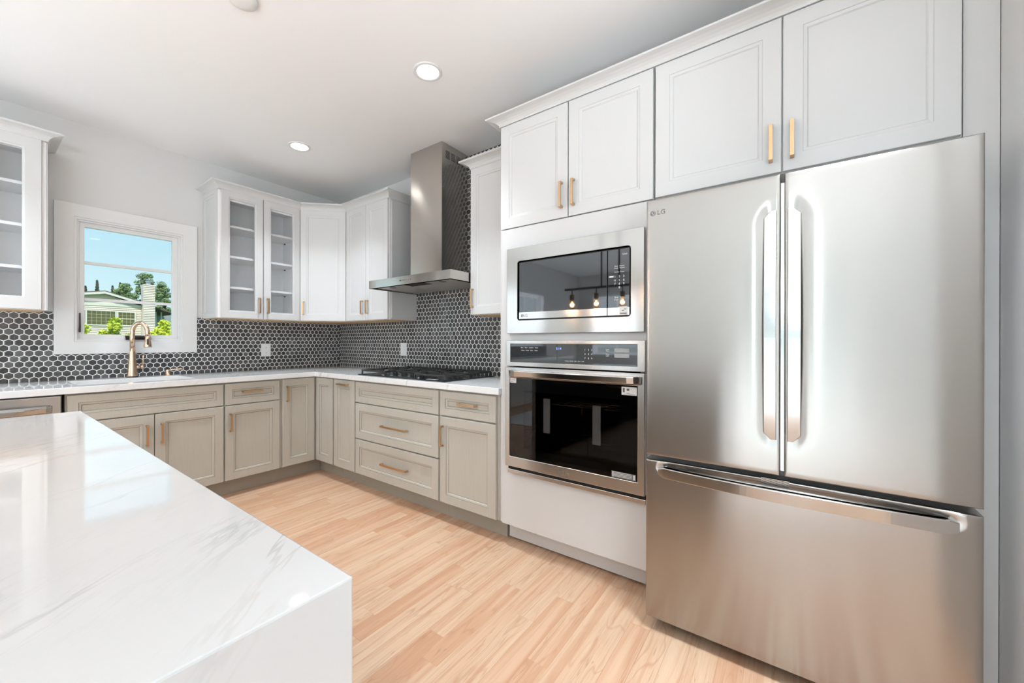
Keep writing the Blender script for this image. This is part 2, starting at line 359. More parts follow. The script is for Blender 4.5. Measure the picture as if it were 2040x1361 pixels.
def plate(bm, xs, zs, holes, y0, y1):    # sheet in the xz plane with rectangular openings
    xs = sorted(set(xs)); zs = sorted(set(zs)); nx, nzz = len(xs) - 1, len(zs) - 1
    def solid(i, k):
        if not (0 <= i < nx and 0 <= k < nzz): return False
        cx, cz = (xs[i] + xs[i + 1]) / 2, (zs[k] + zs[k + 1]) / 2
        return not any(a < cx < b and c < cz < d for a, b, c, d in holes)
    cache = {}
    def V(x, y, z):
        key = (round(x, 5), round(y, 5), round(z, 5))
        if key not in cache: cache[key] = bm.verts.new((x, y, z))
        return cache[key]
    for i in range(nx):
        for k in range(nzz):
            if not solid(i, k): continue
            a, b, c, d = xs[i], xs[i + 1], zs[k], zs[k + 1]
            bm.faces.new((V(a, y0, c), V(b, y0, c), V(b, y0, d), V(a, y0, d)))
            bm.faces.new((V(a, y1, d), V(b, y1, d), V(b, y1, c), V(a, y1, c)))
            if not solid(i - 1, k): bm.faces.new((V(a, y0, c), V(a, y0, d), V(a, y1, d), V(a, y1, c)))
            if not solid(i + 1, k): bm.faces.new((V(b, y0, c), V(b, y1, c), V(b, y1, d), V(b, y0, d)))
            if not solid(i, k - 1): bm.faces.new((V(a, y0, c), V(a, y1, c), V(b, y1, c), V(b, y0, c)))
            if not solid(i, k + 1): bm.faces.new((V(a, y0, d), V(b, y0, d), V(b, y1, d), V(a, y1, d)))
def holeplate(bm, x0, x1, z0, z1, holes, y0, y1):
    xs = [x0, x1] + [h[0] for h in holes] + [h[1] for h in holes]; zs = [z0, z1] + [h[2] for h in holes] + [h[3] for h in holes]
    plate(bm, xs, zs, holes, y0, y1)
def text(name, s, size, m, parent, loc, rot, ext=.0002, align='CENTER', space=1.0, line=1.0):
    c = bpy.data.curves.new(name, 'FONT'); c.body = s; c.size = size; c.extrude = ext; c.align_x = align; c.align_y = 'CENTER'
    c.space_character = space; c.space_line = line
    c.materials.append(m); o = bpy.data.objects.new(name, c); C.objects.link(o); o.location = loc; o.rotation_euler = rot
    dg = bpy.context.evaluated_depsgraph_get(); me = bpy.data.meshes.new_from_object(o.evaluated_get(dg)); me.name = name
    mw = (tuple(o.location), tuple(o.rotation_euler)); bpy.data.objects.remove(o)
    o = bpy.data.objects.new(name, me); C.objects.link(o); o.location, o.rotation_euler = mw
    if not me.materials: me.materials.append(m)
    o.parent = parent; return o

def ring_panel(bm, w, h, rings, back=0.0, hole=False):
    """door slab: back face at y=back, front built of nested rectangles (inset, y, material of the band going inward)"""
    loops = []
    for ins, y, mi in rings:
        loops.append(([bm.verts.new(q) for q in ((ins, y, ins), (w - ins, y, ins), (w - ins, y, h - ins), (ins, y, h - ins))], mi))
    bk = [bm.verts.new(q) for q in ((0, back, 0), (w, back, 0), (w, back, h), (0, back, h))]
    def band(a, b, mi):
        for i in range(4): bm.faces.new((a[i], a[(i + 1) % 4], b[(i + 1) % 4], b[i])).material_index = mi
    band(bk, loops[0][0], 0)
    for (a, mi), (b, _) in zip(loops, loops[1:]): band(a, b, mi)
    if hole:
        ins = rings[-1][0]; hb = [bm.verts.new(q) for q in ((ins, back, ins), (w - ins, back, ins), (w - ins, back, h - ins), (ins, back, h - ins))]
        band(loops[-1][0], hb, 0); band(hb, bk, 0)
    else:
        bm.faces.new(loops[-1][0]).material_index = 0; bm.faces.new(bk[::-1])
def door_rings(s, t=.02, g=1):
    return [(0, -t + .002, 0), (.002, -t, 0), (s, -t, g), (s + .0016, -t + .0025, 0), (s + .012, -t + .0045, 0), (s + .015, -t + .0085, g), (s + .0168, -t + .0095, 0)]
def pull(parent, x, z, length, vertical=True, name='handle', y=-.02, m=None):
    """square bar pull; its bar is centred at local x, z on the front of the door"""
    bm = B(); L2 = length / 2; wd = .0065
    poly = [(-L2, 0), (-L2 + .003, -.030), (L2 - .003, -.030), (L2, 0), (L2 - .012, 0), (L2 - .0135, -.0215), (-L2 + .0135, -.0215), (-L2 + .012, 0)]
    a = []; b = []
    for s, dy in poly:
        if vertical: a.append(bm.verts.new((-wd, dy, s))); b.append(bm.verts.new((wd, dy, s)))
        else: a.append(bm.verts.new((s, dy, -wd))); b.append(bm.verts.new((s, dy, wd)))
    # sides as quads: concave outline, so split into three convex pieces
    for L_, rev in ((a, False), (b, True)):
        for q in ((0, 1, 6, 7), (1, 2, 5, 6), (2, 3, 4, 5)):
            f = [L_[i] for i in q]; bm.faces.new(f[::-1] if rev else f)
    n = 8
    for i in range(n): bm.faces.new((a[i], b[i], b[(i + 1) % n], a[(i + 1) % n]))
    return obj(name, bm, m or M_GOLD, parent, loc=(x, y, z), bevel=.0008)
def front(parent, x0, x1, z0, z1, m=None, s=.056, name='door', handle=None, loc=None, rz=0, glass=False, glaze=None):
    """one framed door or drawer front; x0..x1, z0..z1 in the parent's frame; handle = (x, z, length, vertical) in the parent's frame"""
    m = m or M_GREIGE; glaze = glaze or (M_GLAZE if m is M_GREIGE else M_WGLAZE)
    wd, ht = x1 - x0, z1 - z0; bm = B()
    if glass:
        ring_panel(bm, wd, ht, [(0, -.018, 0), (.002, -.02, 0), (s, -.02, 1), (s + .0016, -.0175, 0), (s + .010, -.0155, 0), (s + .012, -.012, 0)], hole=True)
    else: ring_panel(bm, wd, ht, door_rings(s))
    if loc is None: loc = (x0, 0, z0)
    d = obj(name, bm, [m, glaze], parent, loc=loc, rot=(0, 0, rz))
    if glass:
        q = B(); i = s + .009; box(q, i, wd - i, -.0085, -.0045, i, ht - i); g = obj('glass_pane', q, M_CABGLASS, d)
    if handle:
        hx, hz, hl, vert = handle; pull(d, hx - x0, hz - z0, hl, vert)
    return d

def crown(name, path, m, parent=None, z0=2.425, top=2.478, out=.062):
    h = top - z0
    prof = [(0, z0), (.003, z0), (.004, z0 + h * .18), (.010, z0 + h * .36), (.022, z0 + h * .56), (.038, z0 + h * .70), (out - .004, z0 + h * .775), (out, z0 + h * .80), (out, top), (0, top)]
    P = [Vector((x, y)) for x, y in path]; offs = []
    for i, q in enumerate(P):
        ns = []
        if i > 0: d = (P[i] - P[i - 1]).normalized(); ns.append(Vector((d.y, -d.x)))
        if i < len(P) - 1: d = (P[i + 1] - P[i]).normalized(); ns.append(Vector((d.y, -d.x)))
        if len(ns) == 1: offs.append(ns[0])
        else:
            b = (ns[0] + ns[1]).normalized(); offs.append(b / b.dot(ns[0]))
    bm = B(); rings = [[bm.verts.new((P[i].x + offs[i].x * o, P[i].y + offs[i].y * o, z)) for o, z in prof] for i in range(len(P))]
    n = len(prof)
    for a, b in zip(rings, rings[1:]):
        for k in range(n): bm.faces.new((a[k], a[(k + 1) % n], b[(k + 1) % n], b[k]))
    bm.faces.new(rings[0]); bm.faces.new(rings[-1][::-1])
    return obj(name, bm, m, parent)

# ------------------------------------------------------------------ room shell
H = 2.724
XW, YS = -7.5, -7.5
bm = B(); box(bm, XW - .2, .2, YS - .2, .2, -.12, 0); struct(obj('floor', bm, M_FLOOR))
bm = B(); box(bm, XW - .2, .2, YS - .2, .2, H, H + .2); struct(obj('ceiling', bm, M_CEIL))
# north wall (window over the sink, and one more beyond the picture's left edge)
bm = B(); holeplate(bm, XW - .15, .15, 0, H, [(-2.058, -1.436, 1.180, 2.062), (-5.75, -4.25, 1.1, 2.1)], 0, .15); struct(obj('wall_north', bm, M_WALL))
bm = B(); box(bm, 0, .15, YS, 0, 0, H); struct(obj('wall_east', bm, M_WALL))
bm = B(); box(bm, -1.66, 0, -4.70, -4.538, 0, H); struct(obj('wall_right', bm, M_WALL))
bm = B(); holeplate(bm, -.15, -YS + .15, 0, H, [(.4, 1.4, .9, 2.2), (3.3, 4.8, .02, 2.15)], 0, .15)
struct(obj('wall_west', bm, M_WALL, loc=(XW, 0, 0), rot=(0, 0, -PI / 2)).__class__ and bpy.data.objects['wall_west'])
bpy.data.objects['wall_west'].location = (XW - .15, 0, 0)
bm = B(); holeplate(bm, XW, .0, 0, H, [(-6.3, -2.9, .65, 2.35)], YS - .15, YS); struct(obj('wall_south', bm, M_WALL))
# plain trim around the openings behind the camera
def win_frame(name, w, h, nx, nz, loc, rz):
    bm = B(); holes = []; t = .05; mu = .022
    cw = (w - 2 * t - (nx - 1) * mu) / nx; ch = (h - 2 * t - (nz - 1) * mu) / nz
    for i in range(nx):
        for k in range(nz): holes.append((t + i * (cw + mu), t + i * (cw + mu) + cw, t + k * (ch + mu), t + k * (ch + mu) + ch))
    holeplate(bm, 0, w, 0, h, holes, 0, .06); o = struct(obj(name, bm, M_TRIM, loc=loc, rot=(0, 0, rz))); return o
win_frame('window_2', 1.5, 1.0, 3, 2, (-5.75, .07, 1.1), 0)
win_frame('window_3', 1.0, 1.3, 2, 2, (-7.63, -.4, .9), -PI / 2)
win_frame('door_1', 1.5, 2.13, 2, 1, (-7.63, -3.3, .02), -PI / 2)
win_frame('window_4', 3.4, 1.7, 4, 2, (-6.3, -7.6, .65), 0)

# backsplash tile
bm = B()
holeplate(bm, -6.0, 0, .914, 1.384, [(-2.154, -1.338, 1.094, 1.384)], -.008, 0)
struct(obj('wall_tile_north', bm, M_HEXN))
bm = B(); box(bm, -.008, 0, -2.675, -.008, .914, 1.384); box(bm, -.008, 0, -2.40, -1.23, 1.384, H); struct(obj('wall_tile_east', bm, M_HEXE))

# window over the sink ----------------------------------------------------
W1 = struct(bpy.data.objects.new('window_1', None)); C.objects.link(W1)
bm = B(); holeplate(bm, -2.153, -1.339, 1.094, 2.150, [(-2.057, -1.437, 1.181, 2.061)], -.019, 0); obj('window_casing', bm, M_TRIM, W1, bevel=.0015)
bm = B()
holeplate(bm, -2.057, -1.437, 1.181, 2.061, [(-2.043, -1.451, 1.195, 2.047)], -.012, .15)
holeplate(bm, -2.043, -1.451, 1.195, 2.047, [(-2.032, -1.462, 1.206, 2.036)], .004, .15); obj('window_jamb', bm, M_TRIM, W1, bevel=.001)
bm = B(); holeplate(bm, -2.032, -1.462, 1.206, 2.036, [(-2.001, -1.495, 1.234, 2.005)], .022, .06); obj('window_sash', bm, M_TRIM, W1, bevel=.002)
bm = B(); box(bm, -2.001, -1.495, .048, .052, 1.234, 2.005); obj('window_pane', bm, M_GLASS, W1)
bm = B()
for z in (1.751, 1.487): box(bm, -2.001, -1.495, .036, .047, z - .010, z + .010); box(bm, -2.001, -1.495, .053, .062, z - .010, z + .010)
obj('window_muntin', bm, M_TRIM, W1)
bm = B(); box(bm, -2.0325, -2.0245, -.012, .022, 1.25, 1.268); tube(bm, [(-2.0285, .0, 1.25), (-2.0285, -.014, 1.29), (-2.0285, -.012, 1.385)], [.006, .0055, .0045], 8); obj('window_latch', bm, M_BRONZE, W1)
bm = B(); prism(bm, [(-.002, 1.196), (-.030, 1.196), (-.030, 1.204), (-.012, 1.226), (-.002, 1.228)], -1.790, -1.640); tube(bm, [(-1.765, -.026, 1.215), (-1.70, -.034, 1.221), (-1.655, -.03, 1.214)], [.006, .0055, .007], 8); obj('window_crank', bm, M_BRONZE, W1, bevel=.002)

# ------------------------------------------------------------------ base cabinets
FP = .612            # face-frame plane measured from the wall; fronts stand 20 mm proud
Z0, ZT = .128, .8735
def base_body(t, w, toe=True, m=M_GREIGE, depth=.600):
    bm = B(); box(bm, 0, w, 0, depth, Z0, ZT); obj('carcass', bm, m, t)
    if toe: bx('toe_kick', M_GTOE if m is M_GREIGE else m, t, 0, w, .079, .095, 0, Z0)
gB = 'greige base cabinets'
# sink cabinet (north wall)
t = thing('sink_cabinet', 'wide greige sink base cabinet with false drawer front under the window', 'cabinet', (-2.163, -FP, 0), 0, gB)
W = .815
bm = B(); holeplate(bm, 0, W, Z0, ZT, [], 0, .02); box(bm, 0, .018, .02, .6, Z0, ZT); box(bm, W - .018, W, .02, .6, Z0, ZT); box(bm, .018, W - .018, .02, .6, Z0, Z0 + .018)
obj('carcass', bm, M_GREIGE, t)
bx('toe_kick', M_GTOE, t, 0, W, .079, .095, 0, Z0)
front(t, .008, .809, .703, .863, name='drawer_front', s=.046)
front(t, .008, .406, .131, .696, handle=(.368, .563, .138, True)); front(t, .411, .811, .131, .696, handle=(.446, .565, .138, True))
# single door + drawer (north wall)
t = thing('base_cabinet', 'greige base cabinet with one drawer over one door, right of the sink cabinet', 'cabinet', (-1.348, -FP, 0), 0, gB)
base_body(t, .415)
front(t, .006, .402, .703, .863, name='drawer_front', s=.046, handle=(.193, .795, .150, False))
front(t, .008, .402, .131, .696, handle=(.041, .569, .138, True))
# blind corner
t = thing('corner_base_cabinet', 'L-shaped greige corner base cabinet with two tall narrow doors meeting at a right angle', 'cabinet', (0, 0, 0), 0, gB)
bm = B(); prismz(bm, [(-.932, -.012), (-.932, -FP), (-FP, -FP), (-FP, -.906), (-.012, -.906), (-.012, -.012)], Z0, ZT); obj('carcass', bm, M_GREIGE, t)
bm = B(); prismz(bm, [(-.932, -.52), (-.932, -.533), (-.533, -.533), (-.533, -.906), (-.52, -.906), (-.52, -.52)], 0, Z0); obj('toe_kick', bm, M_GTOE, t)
front(t, 0, .277, .131, .866, s=.060, loc=(-.921, -FP, .131), handle=None)
pull([o for o in t.children if o.name.startswith('door')][0], .037, .742 - .131, .132, True)
front(t, 0, .264, .131, .866, s=.060, loc=(-FP, -.634, .131), rz=-PI / 2)
# narrow pull-out (east wall)
def RW(y): return (-FP, y, 0)
t = thing('pull_out_cabinet', 'narrow tall-fronted greige pull-out base cabinet with handle across its top', 'cabinet', RW(-.908), -PI / 2, gB)
base_body(t, .316)
front(t, .013, .310, .131, .866, name='door', s=.060, handle=(.162, .831, .145, False))
# cooktop drawers
t = thing('drawer_cabinet', 'wide greige base cabinet with three stacked drawers under the cooktop', 'cabinet', RW(-1.226), -PI / 2, gB)
bm = B(); box(bm, 0, .941, 0, .6, Z0, .78); holeplate(bm, 0, .941, .78, ZT, [], 0, .02); box(bm, 0, .018, .02, .6, .78, ZT); box(bm, .923, .941, .02, .6, .78, ZT); obj('carcass', bm, M_GREIGE, t)
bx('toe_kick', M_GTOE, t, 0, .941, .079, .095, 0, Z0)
front(t, .006, .934, .700, .862, name='drawer_front', s=.050)
front(t, .006, .934, .413, .692, name='drawer', s=.056, handle=(.492, .552, .290, False))
front(t, .006, .934, .131, .404, name='drawer', s=.056, handle=(.492, .267, .290, False))
# drawer over door beside the oven tower
t = thing('base_cabinet', 'greige base cabinet with one drawer over one door, next to the white oven cabinet', 'cabinet', RW(-2.168), -PI / 2, gB)
base_body(t, .484)
front(t, .008, .466, .703, .862, name='drawer_front', s=.048, handle=(.250, .790, .150, False))
front(t, .008, .466, .131, .694, handle=(.036, .568, .140, True))
bx('side_filler', M_GREIGE, t, .468, .484, -.002, 0, Z0, ZT)
# dishwasher
t = thing('dishwasher', 'stainless steel dishwasher with curved bar handle at the left edge', 'dishwasher', (-2.790, -FP, 0), 0)
bx('tub', M_DARKM, t, 0, .615, .0, .58, .10, .868)
bx('door', M_STEELO, t, .004, .610, -.03, -.001, .12, .866, bevel=.003)
bx('toe_kick', M_DARKM, t, 0, .615, .08, .10, 0, .10)
bm = B(); n = 20
pts = [(.04 + .535 * i / n) for i in range(n + 1)]
rows = []
for i, x in enumerate(pts):
    s = math.sin(PI * i / n); y = -.034 - .040 * min(1, s * 1.6) ** .6
    rows.append([bm.verts.new((x, yy, zz)) for yy, zz in ((y + .004, .773), (y - .012, .780), (y - .016, .806), (y, .819))])
for a, b in zip(rows, rows[1:]):
    for k in range(4): bm.faces.new((a[k], a[(k + 1) % 4], b[(k + 1) % 4], b[k]))
bm.faces.new(rows[0]); bm.faces.new(rows[-1][::-1])
box(bm, .04, .06, -.045, -.03, .787, .818); box(bm, .555, .575, -.045, -.03, .787, .818)
obj('handle', bm, M_STEELH, t, smooth=False, bevel=.003)
bx('control_strip', M_BLACK, t, .004, .610, -.028, -.002, .8665, .871)

# worktop -----------------------------------------------------------------
bm = B()
SX0, SX1, SY0, SY1 = -2.100, -1.500, -.535, -.150
poly_parts = [(-6.0, SX0, -.650, -.009), (SX0, SX1, -.650, SY0), (SX0, SX1, SY1, -.009), (SX1, -.009, -.650, -.009), (-.650, -.009, -2.666, -.650)]
# one L slab built as a grid with the sink opening left out
xs = [-6.0, SX0, SX1, -.650, -.6135, -.009]; ys = [-2.668, -2.6535, -.650, SY0, SY1, -.009]
def wsolid(i, k):
    if not (0 <= i < 5 and 0 <= k < 5): return False
    cx, cyy = (xs[i] + xs[i + 1]) / 2, (ys[k] + ys[k + 1]) / 2
    if cyy < -2.6535 and cx > -.6135: return False
    if cyy < -.65 and cx < -.65: return False
    if SX0 < cx < SX1 and SY0 < cyy < SY1: return False
    return True
cache = {}
def V(x, y, z):
    k = (x, y, z)
    if k not in cache: cache[k] = bm.verts.new(k)
    return cache[k]
za, zb = .8745, .914
for i in range(5):
    for k in range(5):
        if not wsolid(i, k): continue
        a, b, c, d = xs[i], xs[i + 1], ys[k], ys[k + 1]
        bm.faces.new((V(a, c, zb), V(b, c, zb), V(b, d, zb), V(a, d, zb))); bm.faces.new((V(a, d, za), V(b, d, za), V(b, c, za), V(a, c, za)))
        for di, dk, e1, e2 in ((-1, 0, (a, c), (a, d)), (1, 0, (b, c), (b, d)), (0, -1, (a, c), (b, c)), (0, 1, (a, d), (b, d))):
            if not wsolid(i + di, k + dk): bm.faces.new((V(*e1, za), V(*e2, za), V(*e2, zb), V(*e1, zb)))
bmesh.ops.dissolve_limit(bm, angle_limit=.01, verts=bm.verts, edges=bm.edges)
tag(obj('worktop', bm, M_QUARTZW, bevel=.0025), 'L-shaped white veined quartz worktop along the two tiled walls', 'countertop')
# sink
t = thing('sink', 'white undermount sink set in the worktop below the window', 'sink', (0, 0, 0))
bm = B(); a = .002
x0, x1, y0, y1 = SX0 - .012, SX1 + .012, SY0 - .012, SY1 + .012
ring = []
for ins, z in ((0, .874), (.013, .874), (.016, .86), (.022, .70), (.05, .674)):
    ring.append([bm.verts.new(q) for q in ((x0 + ins, y0 + ins, z), (x1 - ins, y0 + ins, z), (x1 - ins, y1 - ins, z), (x0 + ins, y1 - ins, z))])
for p_, q_ in zip(ring, ring[1:]):
    for i in range(4): bm.faces.new((p_[i], p_[(i + 1) % 4], q_[(i + 1) % 4], q_[i]))
bm.faces.new(ring[-1]); o = obj('basin', bm, M_SINK, t); s = o.modifiers.new('s', 'SOLIDIFY'); s.thickness = .003; s.offset = -1
bm = B(); lathe(bm, [(.045, 0), (.045, .003), (.02, .004)], 20, (-1.80, -.30, .6745)); obj('drain', bm, M_STEELP, t)

# faucet
t = thing('faucet', 'champagne bronze pull-down kitchen faucet standing behind the sink', 'faucet', (-1.760, -.068, .914))
bm = B(); lathe(bm, [(.035, 0), (.035, .006), (.030, .007)], 28); obj('base_ring', bm, M_BLACK, t)
bm = B(); lathe(bm, [(.0325, .006), (.0325, .012), (.028, .06), (.0225, .13), (.0185, .19), (.0165, .226)], 28); obj('body', bm, M_FAUCET, t, smooth=True)
bm = B(); pts = [(0, 0, .227), (0, 0, .30)]; ax, ay = .70, -.714; Rr = .052
for i in range(1, 15):
    a = PI * i / 15; pts.append((ax * Rr * (1 - math.cos(a)), ay * Rr * (1 - math.cos(a)), .335 + .075 * math.sin(a)))
pts.append((ax * Rr * 2, ay * Rr * 2, .33)); pts.append((ax * Rr * 2.02, ay * Rr * 2.02, .312))
tube(bm, pts, [.0160, .0155] + [.0150] * 14 + [.0152, .0155], 18); obj('spout', bm, M_FAUCET, t, smooth=True)
sx, sy = ax * Rr * 2.02, ay * Rr * 2.02
hd = B(); lathe(hd, [(.0155, 0), (.0165, -.012), (.020, -.045), (.0245, -.080), (.0235, -.086), (.018, -.087)], 28); hd_o = obj('spray_head', hd, M_FAUCET, t, loc=(sx, sy, .311), smooth=True)
bm = B(); box(bm, -.006, .006, -.0275, -.018, -.066, -.022); bt = obj('spray_button', bm, M_BLACK, hd_o, rot=(0, 0, math.radians(-12)), bevel=.002)
bm = B(); tube(bm, [(.015, 0, .075), (.045, 0, .075)], .0125, 16); tube(bm, [(.046, 0, .075), (.066, 0, .075)], .0145, 16); tube(bm, [(.060, 0, .085), (.062, 0, .13), (.0635, 0, .168)], [.006, .0055, .0065], 10); obj('lever', bm, M_FAUCET, t, smooth=True)
t = thing('soap_dispenser', 'small champagne bronze soap dispenser on the worktop right of the faucet', 'soap dispenser', (-1.550, -.078, .914))
bm = B(); lathe(bm, [(.022, 0), (.022, .004), (.016, .006), (.0165, .030), (.017, .044), (.010, .048)], 24); obj('body', bm, M_FAUCET, t, smooth=True)
bm = B(); tube(bm, [(0, 0, .042), (.03, -.01, .046), (.08, -.03, .050), (.086, -.032, .046)], [.006, .0055, .005, .005], 10); obj('nozzle', bm, M_FAUCET, t, smooth=True)

# ------------------------------------------------------------------ cooktop
t = thing('gas_cooktop', 'black five-burner gas cooktop with cast iron grates set in the worktop', 'cooktop', (-.600, -1.215, .914), -PI / 2)
CW, CD = .972, .560
bm = B(); prism(bm, [(0, .001), (0, .004), (.010, .0085), (CD - .01, .0085), (CD, .001)], 0, CW); obj('tray', bm, M_ENAMEL, t, bevel=.001)
bm = B(); box(bm, .36, .62, .018, .048, .0086, .0092); obj('front_mesh_plate', bm, M_BLACK, t)
for i, kx in enumerate((.24, .34, .44, .54, .64)):
    bm = B(); lathe(bm, [(.0215, 0), (.0215, .004), (.018, .006), (.0165, .024), (.0145, .026)], 22); box(bm, -.0035, .0035, -.0165, .0165, .024, .031)
    k = obj('knob', bm, M_BLACK, t, loc=(kx, .075, .0088), smooth=False, bevel=.0008)
    bm = B(); lathe(bm, [(.0235, 0), (.0235, .0025), (.0215, .003)], 22); obj('knob_ring', bm, M_STEELP, k, loc=(0, 0, -.0002))
bp_ = [(.165, .19, .036), (.165, .42, .030), (.486, .33, .055), (.807, .19, .032), (.807, .42, .040)]
for (bx_, by_, r) in bp_:
    bm = B(); lathe(bm, [(r + .02, 0), (r + .018, .004), (r + .003, .006), (r, .016), (r - .002, .018)], 26); lathe(bm, [(r - .006, .018), (r - .006, .024), (r - .014, .027)], 26)
    obj('burner', bm, M_BLACK, t, loc=(bx_, by_, .0086))
def grate(x0, x1, y0, y1):
    bm = B(); h0, h1 = .032, .046; b = .011
    for y in (y0, y1 - b): box(bm, x0, x1, y, y + b, h0, h1)
    for x in (x0, x1 - b): box(bm, x, x + b, y0 + b, y1 - b, h0, h1)
    for x in (x0, x1 - b):
        for y in (y0, y1 - b): box(bm, x, x + b, y, y + b, .0087, h0)
    cx = (x0 + x1) / 2; ym = (y0 + y1) / 2
    box(bm, x0 + b, x1 - b, ym - b / 2, ym + b / 2, h0, h1)
    for yy in ((y0 + ym) / 2, (y1 + ym) / 2):
        box(bm, x0 + b, cx - .03, yy - b / 2, yy + b / 2, h0, h1 + .001); box(bm, cx + .03, x1 - b, yy - b / 2, yy + b / 2, h0, h1 + .001)
        box(bm, cx - b / 2, cx + b / 2, yy - (ym - y0) / 2 + b, yy - .028, h0, h1 + .0005); box(bm, cx - b / 2, cx + b / 2, yy + .028, yy + (ym - y0) / 2 - b, h0, h1 + .0005)
    return bm
for g in ((.018, .325, .022 + .0, CD - .02), (.331, .641, .022, CD - .02), (.647, .954, .022, CD - .02)):
    obj('grate', grate(g[0], g[1], g[2] + (.095 if g[0] > .3 and g[0] < .6 else .0), g[3]), M_BLACK, t, bevel=.0025)
bm = B(); box(bm, .775, .865, .003 + .012, .052, .009, .0096); st = obj('sticker', bm, M_PAPER, t); st['label'] = 'white paper sticker'
bm = B()
for i in range(4): box(bm, .785, .835 - .01 * (i % 2), .020 + i * .007, .0225 + i * .007, .0096, .0098)
obj('sticker_print', bm, M_PRINTD, st)

# outlets
def outlet(label, loc, rz, duplex):
    t = thing('outlet_plate' if duplex else 'blank_plate', label, 'outlet' if duplex else 'wall plate', loc, rz)
    bm = B(); box(bm, -.043, .043, -.006, 0, -.061, .061); obj('cover_plate', bm, M_PLATE, t, bevel=.003)
    if duplex:
        for z in (-.024, .024):
            bm = B(); lathe(bm, [(.0165, 0), (.0165, .002)], 20); r = obj('receptacle', bm, M_PLATE, t, loc=(0, -.006, z), rot=(PI / 2, 0, 0))
            bm = B()
            for x in (-.006, .0045): box(bm, x, x + .0018, -.0026, -.0018, -.002, .006)
            box(bm, -.002, .002, -.0026, -.0018, -.010, -.006); obj('slot', bm, M_PRINTD, r, loc=(0, 0, 0), rot=(-PI / 2, 0, 0))
    else:
        bm = B(); box(bm, -.016, .016, -.009, -.0055, -.032, .032); obj('rocker', bm, M_PLATE, t, bevel=.001)
outlet('white duplex outlet on the dark hexagon tiles right of the window', (-.787, -.0085, 1.102), 0, True)
outlet('white rocker plate on the dark hexagon tiles behind the cooktop', (-.0085, -1.084, 1.112), -PI / 2, False)

# ------------------------------------------------------------------ upper cabinets
UF = .305; UZ, UT = 1.378, 2.4245
gU = 'white upper wall cabinets'
def open_body(t, w, shelves, depth=.303):
    bm = B(); T = .018
    box(bm, 0, T, 0, depth, UZ, UT); box(bm, w - T, w, 0, depth, UZ, UT); box(bm, T, w - T, 0, depth, UZ, UZ + T); box(bm, T, w - T, 0, depth, UT - T, UT)
    box(bm, T, w - T, depth - .008, depth, UZ + T, UT - T)
    for x in (T, w - T - .02): box(bm, x, x + .02, 0, .018, UZ + T, UT - T)
    box(bm, T + .02, w - T - .02, 0, .018, UT - .075, UT - T); box(bm, T + .02, w - T - .02, 0, .018, UZ + T, UZ + .04)
    obj('carcass', bm, M_INSIDE, t)
    for z in shelves: bx('shelf', M_INSIDE, t, T, w - T, .03, depth - .009, z - .009, z + .009)
    for z in shelves:
        for x in (w - T - .010, T + .002):
            for y in (.05, .24): bx('shelf_pin', M_DARKM, t, x, x + .008, y, y + .012, z - .020, z - .0092)
def solid_body(t, w, depth=.303, z0=UZ, z1=UT, m=M_WHITE):
    bx('carcass', m, t, 0, w, 0, depth, z0, z1)
def ply(t, w, depth=.303, z0=UZ):
    bx('underside', M_PLY, t, .004, w - .004, .004, depth - .004, z0 - .003, z0 - .0002)

# glass cabinet left of the hood corner
t = thing('glass_door_cabinet', 'white wall cabinet with two glass doors and three shelves, right of the window', 'cabinet', (-1.284, -UF, 0), 0, gU)
open_body(t, .673, (2.150, 1.895, 1.637))
front(t, .020, .339, UZ + .002, 2.429, M_WHITE, s=.052, handle=(.305, 1.497, .138, True), glass=True)
front(t, .345, .664, UZ + .002, 2.429, M_WHITE, s=.052, handle=(.375, 1.497, .138, True), glass=True)
sp = B(); ring_panel(sp, .303, UT - UZ, door_rings(.035, .012)); obj('side_panel', sp, [M_WHITE, M_WGLAZE], t, loc=(0, .303, UZ), rot=(0, 0, -PI / 2))
ply(t, .673)
# diagonal corner cabinet
t = thing('corner_wall_cabinet', 'white diagonal corner wall cabinet with a single tall door and one brass pull', 'cabinet', (0, 0, 0), 0, gU)
bm = B(); prismz(bm, [(-.002, -.002), (-.610, -.002), (-.610, -.305), (-.305, -.610), (-.002, -.610)], UZ, UT); obj('carcass', bm, M_WHITE, t)
d = front(t, 0, .411, UZ + .002, 2.429, M_WHITE, s=.056, loc=(-.610 + .007, -.305 - .007, UZ + .002), rz=-PI / 4)
pull(d, .030, .120, .128, True)
bm = B(); prismz(bm, [(-.006, -.006), (-.606, -.006), (-.606, -.303), (-.303, -.606), (-.006, -.606)], UZ - .003, UZ - .0002); obj('underside', bm, M_PLY, t)
# two-door cabinet
t = thing('wall_cabinet', 'white two-door wall cabinet left of the range hood', 'cabinet', (-UF, -.613, 0), -PI / 2, gU)
solid_body(t, .640); ply(t, .640)
front(t, .006, .315, UZ + .002, 2.429, M_WHITE, handle=(.277, 1.497, .128, True)); front(t, .319, .628, UZ + .002, 2.429, M_WHITE, handle=(.352, 1.497, .128, True))
bx('side_panel', M_WHITE, t, .641, .647, .012, .30, UZ + .012, UT - .012)
# narrow cabinet right of hood
t = thing('wall_cabinet', 'narrow white single-door wall cabinet between the range hood and the oven cabinet', 'cabinet', (-UF, -2.176, 0), -PI / 2, gU)
solid_body(t, .476); ply(t, .476)
front(t, .002, .466, UZ + .002, 2.429, M_WHITE, handle=(.026, 1.497, .138, True))
crown('crown', [(-.004, -2.178), (-.326, -2.178), (-.326, -2.650)], M_WHITE)
o = bpy.data.objects['crown']; o.parent = t; o.matrix_parent_inverse = (Matrix.Translation(t.location) @ Matrix.Rotation(-PI / 2, 4, 'Z')).inverted()
